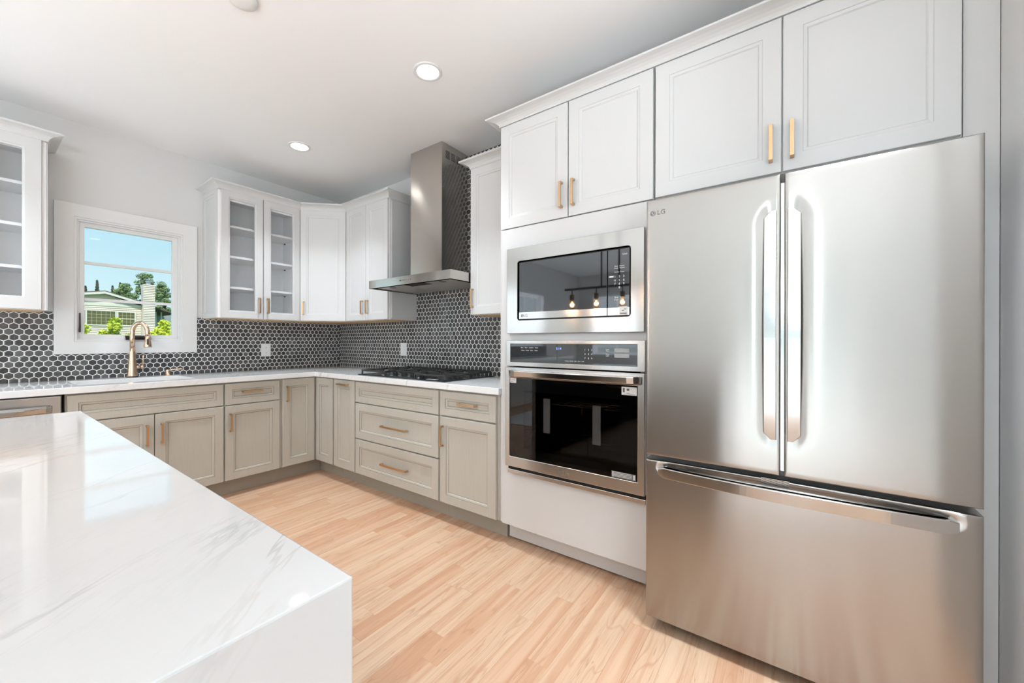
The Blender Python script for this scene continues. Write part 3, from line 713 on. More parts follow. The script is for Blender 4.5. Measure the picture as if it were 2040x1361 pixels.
# left glass cabinet
t = thing('glass_door_cabinet', 'white glass-door wall cabinet cut off by the left edge of the picture', 'cabinet', (-2.900, -UF, 0), 0, gU)
open_body(t, .690, (2.150, 1.895, 1.637))
front(t, .020, .340, UZ + .002, 2.429, M_WHITE, s=.066, handle=(.305, 1.497, .138, True), glass=True)
front(t, .345, .669, UZ + .002, 2.429, M_WHITE, s=.066, handle=(.380, 1.497, .138, True), glass=True)
ply(t, .690)
bx('side_panel', M_WHITE, t, .691, .696, .003, .30, UZ + .003, UT - .003)
o = crown('crown', [(-2.900, -.004), (-2.900, -.326), (-2.206, -.326), (-2.206, -.004)], M_WHITE); o.parent = t; o.matrix_parent_inverse = Matrix.Translation(t.location).inverted()
# crown over the corner run
tag(crown('crown_molding', [(-1.286, -.004), (-1.286, -.326), (-.618, -.326), (-.326, -.618), (-.326, -1.262), (-.004, -1.262)], M_WHITE),
    'white cove crown molding bending round the corner wall cabinets', 'crown molding', 'white cove crown moldings')

# ------------------------------------------------------------------ range hood
t = thing('range_hood', 'stainless steel chimney range hood mounted on the tiled wall above the cooktop', 'range hood', (-.522, -1.255, 0), -PI / 2)
HW = .915
bm = B(); rim = .0
holeplate(bm, 0, HW, 0, .512, [(.03, HW - .03, .03, .48)], 0, .004)      # underside rim, turned flat below
bmesh.ops.rotate(bm, verts=bm.verts, cent=(0, 0, 0), matrix=Matrix.Rotation(PI / 2, 3, 'X'))
bm.free()
bm = B()
box(bm, 0, HW, 0, .003, 1.618, 1.682); box(bm, 0, HW, .003, .512, 1.679, 1.682); box(bm, 0, .003, .003, .512, 1.618, 1.679); box(bm, HW - .003, HW, .003, .512, 1.618, 1.679); box(bm, .003, HW - .003, .003, .03, 1.618, 1.621)
box(bm, .003, .03, .03, .512, 1.618, 1.621); box(bm, HW - .03, HW - .003, .03, .512, 1.618, 1.621)
obj('canopy', bm, M_HOODS, t)
# sloped collar from canopy to chimney
bm = B()
for i in range(3):
    x0 = .035 + i * .283; box(bm, x0, x0 + .278, .035, .50, 1.624, 1.630)
obj('filter_panel', bm, M_FILTER, t)
bm = B()
for i in range(9):
    for k in range(4): box(bm, .37 + i * .026, .388 + i * .026, .06 + k * .022, .074 + k * .022, 1.6225, 1.6238)
obj('filter_perforation', bm, M_DARKGAP, t)
for x in (.18, .74):
    bm = B(); lathe(bm, [(.028, 0), (.026, -.003)], 20, (x, .10, 1.624)); obj('hood_lamp', bm, M_DARKM, t)
# chimney: outer and inner sleeves
cx0, cx1 = .279, .633
bm = B(); box(bm, cx0, cx1, .200, .512, 1.682, 2.30); obj('lower_chimney', bm, M_HOODS, t)
ch = B(); box(ch, cx0 + .0015, cx1 - .0015, .2015, .512, 2.30, H - .001); cho = obj('upper_chimney', ch, M_HOODS, t)
bm = B()
for j in range(3):
    for k in range(6): box(bm, cx1 - .002, cx1 - .0005, .243 + j * .062, .243 + j * .062 + .046, 2.664 - k * .0105, 2.668 - k * .0105)
obj('vent_slots', bm, M_DARKGAP, cho)
bm = B(); box(bm, .383, .387, -.0012, 0, 1.646, 1.656); box(bm, .391, .398, -.0012, 0, 1.646, 1.656)
for i in range(5): lathe(bm, [(.003, 0), (.003, .0012)], 10, (0, 0, 0)) if False else box(bm, .415 + i * .022, .423 + i * .022, -.0008, 0, 1.6485, 1.6535)
obj('control_buttons', bm, M_DARKM, t)

# ------------------------------------------------------------------ oven cabinet
t = thing('oven_cabinet', 'tall white cabinet holding the microwave and wall oven, two doors on top', 'cabinet', RW(-2.655), -PI / 2)
OW = .870
bm = B()
box(bm, 0, .018, 0, .60, .128, 2.432); box(bm, OW - .018, OW, 0, .60, .128, 2.432); box(bm, .018, OW - .018, .58, .60, .128, 2.432)
box(bm, .018, OW - .018, 0, .58, 1.838, 2.432); box(bm, .018, OW - .018, 0, .58, 1.196, 1.214); box(bm, .018, OW - .018, 0, .58, .40, .418); box(bm, .018, OW - .018, 0, .58, .128, .146)
obj('carcass', bm, M_WHITE, t)
bm = B(); holeplate(bm, .024, OW, .131, 1.832, [(.110, .810, 1.260, 1.690), (.105, .815, .480, 1.170)], -.020, 0); obj('face_panel', bm, M_WHITE, t, bevel=.001)
bx('toe_kick', M_WHITE, t, .012, OW, .079, .095, .012, .128)
front(t, .014, .441, 1.838, 2.434, M_WHITE, s=.058, handle=(.409, 1.955, .138, True))
front(t, .447, .872 - .004, 1.838, 2.434, M_WHITE, s=.058, handle=(.477, 1.955, .138, True))
# microwave
t = thing('microwave', 'built-in microwave with wide stainless steel trim frame above the oven', 'microwave', RW(-2.655), -PI / 2)
TX0, TX1 = .077, .838
MH = (.148, .777, 1.305, 1.635)
def rr_hole_frame(x0, x1, z0, z1, h, r, y0, y1, n=6):
    """plate with a rounded rectangular opening, built as one band of quads"""
    bm = B(); hx0, hx1, hz0, hz1 = h; inner = []; outer = []
    corners = [((hx1 - r, hz1 - r), 0, (x1, z1)), ((hx0 + r, hz1 - r), PI / 2, (x0, z1)), ((hx0 + r, hz0 + r), PI, (x0, z0)), ((hx1 - r, hz0 + r), 1.5 * PI, (x1, z0))]
    for (cx, cz), a0, (ox, oz) in corners:
        for i in range(n + 1):
            a = a0 + PI / 2 * i / n; ix, iz = cx + r * math.cos(a), cz + r * math.sin(a); inner.append((ix, iz))
            f = i / n
            if a0 == 0: o = (ox, iz) if f < .5 else (ix, oz)
            elif a0 == PI / 2: o = (ix, oz) if f < .5 else (ox, iz)
            elif a0 == PI: o = (ox, iz) if f < .5 else (ix, oz)
            else: o = (ix, oz) if f < .5 else (ox, iz)
            if abs(f - .5) < 1e-6: o = (ox, oz)
            outer.append(o)
    fi = [bm.verts.new((x, y0, z)) for x, z in inner]; fo = [bm.verts.new((x, y0, z)) for x, z in outer]
    bi = [bm.verts.new((x, y1, z)) for x, z in inner]; bo = [bm.verts.new((x, y1, z)) for x, z in outer]
    m_ = len(inner)
    for i in range(m_):
        j = (i + 1) % m_
        for q in ((fi[i], fi[j], fo[j], fo[i]), (bi[i], bo[i], bo[j], bi[j]), (fi[i], bi[i], bi[j], fi[j]), (fo[i], fo[j], bo[j], bo[i])): bm.faces.new(q)
    return bm
obj('trim_frame', rr_hole_frame(TX0, TX1, 1.232, 1.711, MH, .014, -.046, -.021), M_STEELP, t, bevel=.0015)
bx('side_edge', M_DARKGAP, t, TX0 + .003, TX1 - .003, -.0475 + .006, -.0205, 1.2335, 1.2345)
bx('cavity_surround', M_BLACK, t, MH[0] - .004, MH[1] + .004, -.018, -.012, MH[2] - .004, MH[3] + .004)
bx('body', M_DARKM, t, .112, .808, -.011, .42, 1.262, 1.688)
dr = bx('door', M_GLASSK, t, .156, .662, -.040, -.019, 1.312, 1.627, bevel=.002)
bx('steel_strip', M_STEELP, dr, .1565, .6615, -.0412, -.0398, 1.3125, 1.349)
cp = bx('control_panel', M_GLASSK, t, .665, .770, -.040, -.019, 1.312, 1.627, bevel=.002)
bx('steel_strip', M_STEELP, cp, .6655, .7695, -.0412, -.0398, 1.3125, 1.349)
RX = (PI / 2, 0, 0)
def emblem(parent, x, z, r, y, m=None):
    """round badge: a ring, an upright stroke with a foot and a dot"""
    bm = B(); seg = 28
    lathe(bm, [(r, 0), (r, .0004)], seg); o = obj('logo_emblem', bm, m or M_LOGO, parent, loc=(x, y, z), rot=RX)
    b2 = B(); t_ = r * .12
    box(b2, -t_ * 1.4, -t_ * .2, -.0009, -.0005, -r * .5, r * .5); box(b2, -t_ * 1.4, r * .35, -.0009, -.0005, -r * .5, -r * .5 + t_)
    box(b2, -r * .6, -r * .36, -.0009, -.0005, r * .16, r * .40)
    for i in range(10):
        a0, a1 = math.radians(-110 + i * 20), math.radians(-110 + (i + 1) * 20); R0, R1 = r * .74, r * .84
        vv = [b2.verts.new(q) for q in ((R0 * math.cos(a0), -.0009, R0 * math.sin(a0)), (R1 * math.cos(a0), -.0009, R1 * math.sin(a0)), (R1 * math.cos(a1), -.0009, R1 * math.sin(a1)), (R0 * math.cos(a1), -.0009, R0 * math.sin(a1)))]
        b2.faces.new(vv)
    q = obj('logo_face', b2, M_STEELH, parent, loc=(x, y, z)); return o
emblem(dr, .178, 1.331, .0085, -.0416, M_LOGO); text('logo_lettering', 'LG', .020, M_LOGO, dr, (.200, -.0416, 1.331), RX)
text('keypad_digits', '1  2  3\n4  5  6\n7  8  9\n0', .014, M_PRINT, cp, (.722, -.0405, 1.470), RX, line=1.25, space=1.3)
text('keypad_words', 'Auto   Sensor\nCook   Reheat\n\nPower  Timer', .0085, M_PRINT, cp, (.722, -.0405, 1.532), RX, line=1.1)
text('keypad_clock', 'Clock', .010, M_PRINT, cp, (.748, -.0405, 1.600), RX)
text('keypad_start', 'Stop   Start\nClear  Enter', .010, M_PRINT, cp, (.722, -.0405, 1.392), RX, line=1.1)
bm = B(); box(bm, .672, .694, -.0408, -.0400, 1.494, 1.501); obj('brand_mark', bm, M_PRINT, cp)
stk = bx('sticker', M_PAPER, cp, .722, .762, -.0420, -.0413, 1.313, 1.353); stk['label'] = 'white square sticker'
bm = B(); box(bm, .726, .757, -.0424, -.0420, 1.318, 1.323); box(bm, .735, .745, -.0424, -.0420, 1.333, 1.336); box(bm, .745, .755, -.0424, -.0420, 1.339, 1.342); obj('sticker_print', bm, M_PRINTD, stk)

# wall oven
t = thing('wall_oven', 'stainless steel single wall oven with dark glass door below the microwave', 'oven', RW(-2.655), -PI / 2)
O0, O1 = .083, .848
bm = B(); T = .01
box(bm, .110, .118, .003, .55, .484, 1.168); box(bm, .802, .810, .003, .55, .484, 1.168); box(bm, .118, .802, .542, .55, .484, 1.168); box(bm, .118, .802, .003, .542, .484, .500); box(bm, .118, .802, .003, .542, 1.02, 1.168)
obj('cavity', bm, M_ENAMEL, t)
bm = B(); holeplate(bm, O0, O1, 1.050, 1.193, [(.112, .812, 1.073, 1.174)], -.062, -.021); cpn = obj('control_panel', bm, M_STEELO, t, bevel=.002)
bx('control_glass', M_GLASSK, cpn, .1125, .8115, -.058, -.03, 1.0735, 1.1735)
text('clock_display', '5:14', .018, M_BLUE, cpn, (.412, -.0584, 1.150), RX)
text('keypad_digits', '1    2    3\n4    5    6\n7    8    9', .011, M_PRINT, cpn, (.575, -.0584, 1.125), RX, line=1.9)
text('mode_words', 'Bake    Broil    Convect    Roast\nWarm   Proof    Pizza    Clean', .0085, M_PRINT, cpn, (.235, -.0584, 1.146), RX, line=1.8)
text('function_words', 'Settings   Remote   Light   Timer   Lock', .0065, M_PRINT, cpn, (.500, -.0584, 1.088), RX)
text('side_words', 'Cook\nTime\n\nOven\nLight', .0075, M_PRINT, cpn, (.672, -.0584, 1.134), RX)
bm = B()
for z in (1.112, 1.137): box(bm, .705, .775, -.0586, -.0580, z, z + .018)
obj('start_keys', bm, M_LOGO, cpn); bpy.data.objects['start_keys'].data.materials[0] = mat('grey_key_plate', (.35, .35, .34), .5)
# door frame
DZ0, DZ1 = .489, 1.044; DH = (.112, .815, .547, .985)
bm = B(); holeplate(bm, O0, O1, DZ0, DZ1, [DH], -.068, -.021); dr = obj('door', bm, M_STEELO, t, bevel=.003)
bx('window_glass', M_OVENGLASS, dr, DH[0] + .0005, DH[1] - .0005, -.064, -.059, DH[2] + .0005, DH[3] - .0005)
bm = B(); holeplate(bm, DH[0] + .001, DH[1] - .001, DH[2] + .001, DH[3] - .001, [(.20, .735, .60, .915)], -.0585, -.0575); obj('window_border', bm, M_ENAMEL, dr)
# handle: long flared bar
bm = B(); rows = []; hx0, hx1 = .113, .835; n = 26
for i in range(n + 1):
    s = i / n; x = hx0 + (hx1 - hx0) * s; e = min(s, 1 - s) * n / 2.2; f = min(1, e) ** .5
    yo = -.078 - .036 * f
    rows.append([bm.verts.new((x, yy, zz)) for yy, zz in ((-.072, 1.026), (yo, 1.029), (yo - .002, 1.024), (yo + .002, .998), (yo + .012, .990), (-.072, .992))])
for a, b in zip(rows, rows[1:]):
    for k in range(6): bm.faces.new((a[k], a[(k + 1) % 6], b[(k + 1) % 6], b[k]))
bm.faces.new(rows[0]); bm.faces.new(rows[-1][::-1])
for x in (hx0 + .01, hx1 - .03): box(bm, x, x + .02, -.074, -.066, .994, 1.022)
obj('handle', bm, M_STEELH, dr, bevel=.002)
emblem(dr, .428, .517, .0115, -.0685); text('logo_lettering', 'LG', .024, M_LOGO, dr, (.462, -.0686, .5165), RX, space=1.05)
def stick(parent, x0, x1, z0, z1, m, label, marks):
    s = bx('sticker', m, parent, x0, x1, -.0650, -.0643, z0, z1); s['label'] = label
    b = B()
    for a, c, d, e in marks: box(b, a, c, -.0654, -.0650, d, e)
    obj('sticker_print', b, M_PRINTD if m is M_PAPER else M_PRINT, s); return s
stick(dr, .1145, .154, .957, .983, M_PAPER, 'small white label at the upper left', [(.118, .135, .961, .963), (.120, .150, .967, .9685), (.118, .148, .974, .9755)])
stick(dr, .742, .812, .940, .978, M_PAPER, 'white label with symbols at the upper right', [(.748, .757, .952, .972), (.766, .778, .960, .970), (.764, .781, .948, .950), (.750, .806, .943, .9445)])
stick(dr, .695, .808, .5495, .578, mat('silver_rating_label', (.16, .16, .15), .4), 'dark rating label at the lower right', [(.706, .790, .556 + .006 * i, .5575 + .006 * i) for i in range(4)] + [(.700, .704, .552, .576), (.797, .804, .553, .575)])
# racks and packing strips seen through the glass
bm = B()
for zz in (.66, .84):
    for i in range(9): tube(bm, [(.125, .06 + i * .05, zz), (.795, .06 + i * .05, zz)], .0022, 6)
    for x in (.126, .794): tube(bm, [(x, .05, zz), (x, .48, zz)], .003, 6)
obj('oven_rack', bm, M_STEELP, t)
bm = B(); box(bm, .272, .312, .03, .036, .68, .87); obj('packing_strip', bm, M_PAPER, t)
bm = B(); box(bm, .560, .602, .03, .036, .66, .86); obj('packing_strip', bm, M_PAPER, t)
bx('lower_trim', M_STEELO, t, O0 + .004, O1, -.050, -.021, .446, .468, bevel=.002)
bx('lower_gap', M_DARKGAP, t, O0 + .006, O1 - .004, -.045, -.021, .468, .489)

# ------------------------------------------------------------------ refrigerator
def sheet(w, h, depth, xs, zs, fn):
    """front panel of a door: grid on y = fn(x,z) (negative is towards the room), sides back to y = depth"""
    bm = B(); G = [[bm.verts.new((x, fn(x, z), z)) for z in zs] for x in xs]
    for i in range(len(xs) - 1):
        for k in range(len(zs) - 1): bm.faces.new((G[i][k], G[i + 1][k], G[i + 1][k + 1], G[i][k + 1]))
    rim = [G[i][0] for i in range(len(xs))] + [G[-1][k] for k in range(1, len(zs))] + [G[i][-1] for i in range(len(xs) - 2, -1, -1)] + [G[0][k] for k in range(len(zs) - 2, 0, -1)]
    bk = [bm.verts.new((v.co.x, depth, v.co.z)) for v in rim]; n = len(rim)
    for i in range(n): bm.faces.new((rim[i], bk[i], bk[(i + 1) % n], rim[(i + 1) % n]))
    bm.faces.new(bk)
    return bm
def spaced(a, b, n, r=.005):
    e = [a, a + r * .15, a + r * .5, a + r]; mid = [a + r + (b - a - 2 * r) * i / n for i in range(1, n)]
    return e + mid + [b - r, b - r * .5, b - r * .15, b]
def edge(x, z, w, h, r=.005):
    d = min(x, w - x, z, h - z)
    if d >= r: return 0
    q = r - d; return r - math.sqrt(max(0, r * r - q * q))
def smooth(a, b, x):
    t_ = max(0, min(1, (x - a) / (b - a))); return t_ * t_ * (3 - 2 * t_)
FX, FY = -.819, -3.548
t = thing('refrigerator', 'large stainless steel french-door refrigerator with bottom freezer drawer', 'refrigerator', (FX, FY, 0), -PI / 2)
FW = .908
bx('cabinet_body', M_FRSIDE, t, .004, FW - .004, .092, .76, .045, 1.755)
bx('base_grille', M_BLACK, t, .02, FW - .02, .11, .13, .0, .045)
bm = B(); box(bm, .45, .464, .045, .09, .73, 1.75); obj('center_mullion', bm, M_STEELH, t)
dh = 1.768 - .722
def fridge_door(x0, w, hx0, hx1, flip, label):
    hz0, hz1 = .846 - .722, 1.645 - .722; hc = (hx0 + hx1) / 2
    def fn(x, z):
        zz = smooth(hz0 - .05, hz0 + .03, z) * (1 - smooth(hz1 - .03, hz1 + .05, z))
        # hollow beside and behind the grip, its outline drawing in to the door edge above and below
        wd = .012 + .020 * zz
        u = (x - hc) * (1 if flip else -1)     # positive away from the middle gap
        g = math.exp(-(u / wd) ** 2) if u > 0 else 1.0
        return .005 * zz * g + edge(x, z, w, dh)
    xs = spaced(0, w, 60); zs = spaced(0, dh, 70)
    d = obj('door', sheet(w, dh, .085, xs, zs, fn), M_STEEL, t, loc=(x0, 0, .722), smooth=True); d['label'] = label
    # grip: flat bar, its two ends cut at a slant
    b = B(); sl = .022
    if flip: out = [(hx0, hz0 + .006), (hx0 + .012, hz0), (hx1 - .012, hz0 + .002), (hx1, hz0 + sl * .7), (hx1, hz1 - .012), (hx1 - .012, hz1), (hx0, hz1 + .002)]
    else: out = [(hx0, hz0 + sl), (hx0 + .012, hz0 + .010), (hx1, hz0), (hx1, hz1), (hx0 + .014, hz1 - .008), (hx0, hz1 - sl)]
    hw = hx1 - hx0; n = 36; rows = []
    for i in range(n + 1):
        f = i / n; z = hz0 + (hz1 - hz0) * f; e_ = min(f, 1 - f) * (hz1 - hz0); cut = max(0, .018 - e_) / .018 * hw * .55
        a0 = hx0 + (cut if not flip else 0); a1 = hx1 - (cut if flip else 0); y = -.004 - .026 * math.sin(PI * f)
        rows.append([b.verts.new(q) for q in ((a0, y + .012, z), (a0, y + .0015, z), (a0 + .002, y, z), (a1 - .002, y, z), (a1, y + .0015, z), (a1, y + .012, z))])
    for p_, q_ in zip(rows, rows[1:]):
        for k in range(6): b.faces.new((p_[k], p_[(k + 1) % 6], q_[(k + 1) % 6], q_[k]))
    b.faces.new(rows[0]); b.faces.new(rows[-1][::-1])
    for z in (hz0 + .03, hz1 - .05): box(b, hx0 + .008, hx1 - .008, -.004, .020, z, z + .02)
    obj('handle', b, M_STEELH, d, bevel=.0012)
    return d
d1 = fridge_door(0, .4495, .402, .439, False, 'left door')
d2 = fridge_door(.4605, FW - .4605, .469 - .4605 + .000, .506 - .4605, True, 'right door')
emblem(d1, .026, 1.712 - .722, .0105, -.0006); text('logo_lettering', 'LG', .026, M_LOGO, d1, (.058, -.0006, 1.712 - .722), RX, space=1.05)
# freezer drawer
fh = .702 - .055
def fn(x, z):
    X = smooth(.035, .085, x) * (1 - smooth(FW - .085, FW - .035, x)); Z = smooth(.588, .622, z) * (1 - .5 * smooth(.615, fh, z))
    bow = math.sin(PI * max(0, min(1, x / FW)))
    return .026 * X * Z * (.5 + .5 * bow) + edge(x, z, FW, fh)
zs = sorted(set(spaced(0, .54, 16)[:-3] + [.54 + .0065 * i for i in range(16)] + [fh - .005, fh - .0025, fh - .0007, fh]))
zs = [z for z in zs if z <= fh]
fd = obj('freezer_drawer', sheet(FW, fh, .085, spaced(0, FW, 70), zs, fn), M_STEEL, t, loc=(0, 0, .055), smooth=True)
bm = B(); rows = []; n = 40
for i in range(n + 1):
    s = i / n; x = .048 + (.862 - .048) * s; bow = math.sin(PI * s) ** .8
    y = -.005 - .030 * bow; lo, hi = .583, .625
    if i == 0 or i == n: lo, hi = .592, .618
    rows.append([bm.verts.new((x, yy, zz)) for yy, zz in ((y + .020, lo), (y, lo), (y - .0015, hi - .002), (y + .004, hi), (y + .020, hi))])
for a, b in zip(rows, rows[1:]):
    for k in range(5): bm.faces.new((a[k], a[(k + 1) % 5], b[(k + 1) % 5], b[k]))
bm.faces.new(rows[0]); bm.faces.new(rows[-1][::-1]); obj('handle', bm, M_STEELH, fd, bevel=.002)
bm = B()
for k in range(7): box(bm, .395, .475, .008, .0202, .628 + k * .0035, .6295 + k * .0035)
obj('vent_ribs', bm, M_STEELH, fd)
# cabinet above the refrigerator
t = thing('over_refrigerator_cabinet', 'wide white two-door cabinet above the refrigerator', 'cabinet', RW(-3.529), -PI / 2, gU)
solid_body(t, .930, .60, 1.838, 2.436)
front(t, .004, .467, 1.840, 2.434, M_WHITE, s=.060, handle=(.434, 1.952, .140, True)); front(t, .472, .926, 1.840, 2.434, M_WHITE, s=.060, handle=(.500, 1.952, .140, True))
tag(crown('crown_molding', [(-.004, -2.664), (-.634, -2.664), (-.634, -4.535)], M_WHITE, z0=2.436, top=2.478),
    'white cove crown molding along the top of the oven and refrigerator cabinets', 'crown molding', 'white cove crown moldings')
bx('refrigerator_end_panel', M_WHITE, None, -.614, -.004, -4.536, -4.461, 0, 2.434, bevel=.001)
tag(bpy.data.objects['refrigerator_end_panel'], 'tall white end panel standing between the refrigerator and the right wall', 'panel')
# frieze closing the gap above the tall cabinets is the wall itself (open above the crown)

# ------------------------------------------------------------------ island
t = thing('kitchen_island', 'kitchen island with white veined quartz top and waterfall end in the foreground', 'kitchen island', (-3.250, -3.646, 0))
IW, ID, IZ = .993, 1.698, .930
bm = B(); prism(bm, [(0, 0), (0, IZ), (ID, IZ), (ID, 0), (ID - .038, 0), (ID - .038, IZ - .04), (.038, IZ - .04), (.038, 0)], 0, IW)
bmesh.ops.triangulate(bm, faces=[f for f in bm.faces if len(f.verts) > 4])
obj('waterfall_countertop', bm, M_QUARTZ, t, bevel=.0025)
bx('carcass', M_GREIGE, t, .26, IW - .045, .04, ID - .04, .11, IZ - .041)
bx('toe_kick', M_GTOE, t, .30, IW - .11, .04, ID - .04, 0, .11)
for i in range(3):
    y = .05 + i * .534
    a = front(t, 0, .526, .135, .69, loc=(IW - .045, y, .135), rz=PI / 2, handle=None); pull(a, .04, .43, .138, True)
    a = front(t, 0, .526, .70, .875, name='drawer_front', loc=(IW - .045, y, .70), rz=PI / 2, s=.046); pull(a, .263, .09, .15, False)

M_RUG = mat('pale_bounce_rug', (.78, .78, .77), .95)  # unseen pale sheet added to bounce light and offset the warm floor
tag(bx('bounce_rug', M_RUG, None, -7.2, -3.55, -7.1, -.5, 0, .012), 'added pale sheet bouncing light from the floor of the room left of the island', 'light reflector')
# ------------------------------------------------------------------ ceiling fittings
def downlight(x, y, label, power=DL_POWER, spread=80, size=.12):
    t = thing('recessed_light', label, 'ceiling light', (x, y, H), 0, 'recessed ceiling lights')
    bm = B(); prof = [(.082, 0), (.082, -.003), (.078, -.005), (.066, -.006), (.060, -.002), (.060, 0)]
    rings = [[bm.verts.new((r * math.cos(2 * PI * i / 40), r * math.sin(2 * PI * i / 40), z)) for i in range(40)] for r, z in prof]
    for a, b in zip(rings, rings[1:]):
        for i in range(40): bm.faces.new((a[i], a[(i + 1) % 40], b[(i + 1) % 40], b[i]))
    obj('trim_ring', bm, M_TRIM, t, smooth=True)
    bm = B(); lathe(bm, [(.0615, -.0035), (.0605, -.0015)], 36); obj('lens', bm, M_LENS, t)
    light('downlight_lamp', 'AREA', (x, y, H - .012), power, (0, 0, 0), size, COOL, math.radians(spread))
downlight(-.930, -.925, 'lit round recessed ceiling light nearer the window corner', 7, 95)
downlight(-.930, -2.370, 'lit round recessed ceiling light nearer the camera, in front of the hood', 6, 78)
downlight(-1.35, -4.25, 'added out-of-view fill downlight on the ceiling before the refrigerator', 13, 70, .45)  # this and the downlights below are unseen, added to brighten the room
downlight(-2.85, -1.0, 'added out-of-view fill downlight in the left part of the room by the north wall', 12, 110)
downlight(-5.1, -3.6, 'added out-of-view fill downlight left of the island', 90, 80)
downlight(-2.5, -5.6, 'added out-of-view fill downlight behind the camera', 2)
downlight(-5.6, -2.4, 'added out-of-view fill downlight in the middle of the far room', 110, 95)
t = thing('smoke_detector', 'round white smoke detector cut off by the top edge of the picture', 'smoke detector', (-1.765, -2.058, H))
bm = B(); lathe(bm, [(.060, 0), (.058, -.012), (.045, -.022), (.02, -.025)], 32); obj('housing', bm, M_PLATE, t, smooth=True)

M_OPAL = mat('fill_globe_opal', (1, 1, 1), .4, emit=(1, .98, .95), estr=3.0)  # glowing ball added out of view to brighten the room
BULB = 3
GP = (26,)
for i, (x, y, z, lab) in enumerate(((-5.2, -4.1, 1.95, 'added out-of-view opal fill light opposite the refrigerator'),)):
    t = thing('fill_globe', lab, 'pendant light', (x, y, H), 0)
    bm = B(); lathe(bm, [(.06, 0), (.06, -.015), (.01, -.02)], 20); obj('canopy', bm, M_BLACK, t)
    bm = B(); tube(bm, [(0, 0, -.02), (0, 0, z - H + .13)], .006, 8); obj('stem', bm, M_BLACK, t)
    bm = B(); lathe(bm, [(.13 * math.sin(PI * k / 16) + .0005, z - H - .13 * math.cos(PI * k / 16)) for k in range(17)], 28); g = obj('globe', bm, M_OPAL, t, smooth=True); g.visible_shadow = True
    light('fill_globe_glow_%s' % 'abc'[i], 'POINT', (x, y, z - .14 - .03), GP[i], size=.10, color=COOL)

M_LAMPW = mat('white_lamp_metal', (.8, .8, .78), .4)
UP = (5, 36, 11)  # unseen lamps added to bounce light off the ceiling
for i, (x, y, lab) in enumerate(((-3.95, -3.5, 'added out-of-view bounce light left of the island'), (-2.25, -5.05, 'added out-of-view bounce light behind the camera'), (-4.4, -1.1, 'added out-of-view bounce light by the north window of the far room'))):
    t = thing('bounce_lamp', lab, 'fill light', (x, y, 0), 0, 'added ceiling bounce lights')
    bm = B(); lathe(bm, [(.14, 0), (.14, .012), (.03, .025), (.012, .03)], 28); obj('base', bm, M_LAMPW, t)
    bm = B(); tube(bm, [(0, 0, .03), (0, 0, 1.16)], .011, 12); obj('pole', bm, M_LAMPW, t)
    bm = B(); lathe(bm, [(r, z - .58) for r, z in ((.02, 1.735), (.09, 1.75), (.16, 1.80), (.175, 1.83), (.17, 1.83), (.155, 1.803), (.088, 1.755), (.02, 1.742))], 32); obj('lamp_shade', bm, M_LAMPW, t, smooth=True)
    light('fill_uplight_%s' % 'abcd'[i], 'AREA', (x, y, 1.255), UP[i], (PI, 0, 0), .30, COOL)

# linear pendant over the island (mirrored in the microwave, oven and refrigerator)
t = thing('linear_pendant', 'black pipe pendant with four amber bulbs hanging above the island', 'pendant light', (-2.75, -2.54, H))
bm = B(); box(bm, -.03, .03, -.20, .20, -.02, 0); obj('canopy', bm, M_BLACK, t)
bm = B()
for y in (-.10, .085): tube(bm, [(0, y, -.02), (0, y, -.96)], .009, 10)
obj('rod', bm, M_BLACK, t)
bm = B(); tube(bm, [(0, -.50, -.97), (0, .50, -.97)], .0125, 12); obj('pipe_bar', bm, M_BLACK, t)
for i, y in enumerate((-.41, -.135, .14, .415)):
    bm = B(); tube(bm, [(0, y, -.98), (0, y, -1.03)], .007, 8); lathe(bm, [(.020, -1.03), (.024, -1.035), (.024, -1.085), (.019, -1.09)], 18, (0, y, 0)); obj('socket', bm, M_BRASSD, t)
    bm = B(); lathe(bm, [(.012, -1.095), (.014, -1.10), (.030, -1.125), (.034, -1.15), (.026, -1.178), (.006, -1.188)], 20, (0, y, 0)); g = obj('bulb', bm, M_BULBGLASS, t, smooth=True)
    bm = B(); tube(bm, [(0, y - .004, -1.105), (.006, y - .006, -1.16), (0, y + .004, -1.135), (-.006, y + .006, -1.16), (0, y + .004, -1.105)], .0022, 6); obj('filament', bm, M_BULB, g)
    light('bulb_glow', 'POINT', (-2.75, -2.54 + y, H - 1.14), BULB, size=.018, color=(.84, .93, 1.04))

# ------------------------------------------------------------------ outside the sink window
M_GRASS = mat('lawn', (.10, .20, .04), .9)
nb = NB(M_GRASS); g = nb.n('ShaderNodeNewGeometry'); nb.l(nb.ramp(nb.noise(g.outputs['Position'], 6, 4), [(.3, (.07, .15, .03)), (.7, (.17, .28, .06))]), nb.b.inputs['Base Color'])
bm = B(); v = [bm.verts.new(q) for q in ((-120, .5, -.6), (120, .5, -.6), (120, 160, -.6), (-120, 160, -.6))]; bm.faces.new(v)
v = [bm.verts.new(q) for q in ((-120, -120, -.62), (120, -120, -.62), (120, .5, -.62), (-120, .5, -.62))]; bm.faces.new(v)
o = obj('lawn', bm, M_GRASS); tag(o, 'green lawn outside the house', 'lawn'); o['kind'] = 'structure'
M_SIDE = mat('cream_lap_siding', (.78, .72, .63), .6); M_SIDEB = mat('grey_blue_siding', (.36, .42, .42), .6)
M_ROOF = mat('brown_roof_shingles', (.16, .13, .11), .8); M_EXTW = mat('exterior_white', (.78, .78, .72), .5)
M_WGL = mat('olive_reflection_glass', (.12, .125, .03), .10)  # olive base colour imitates trees reflected in the panes
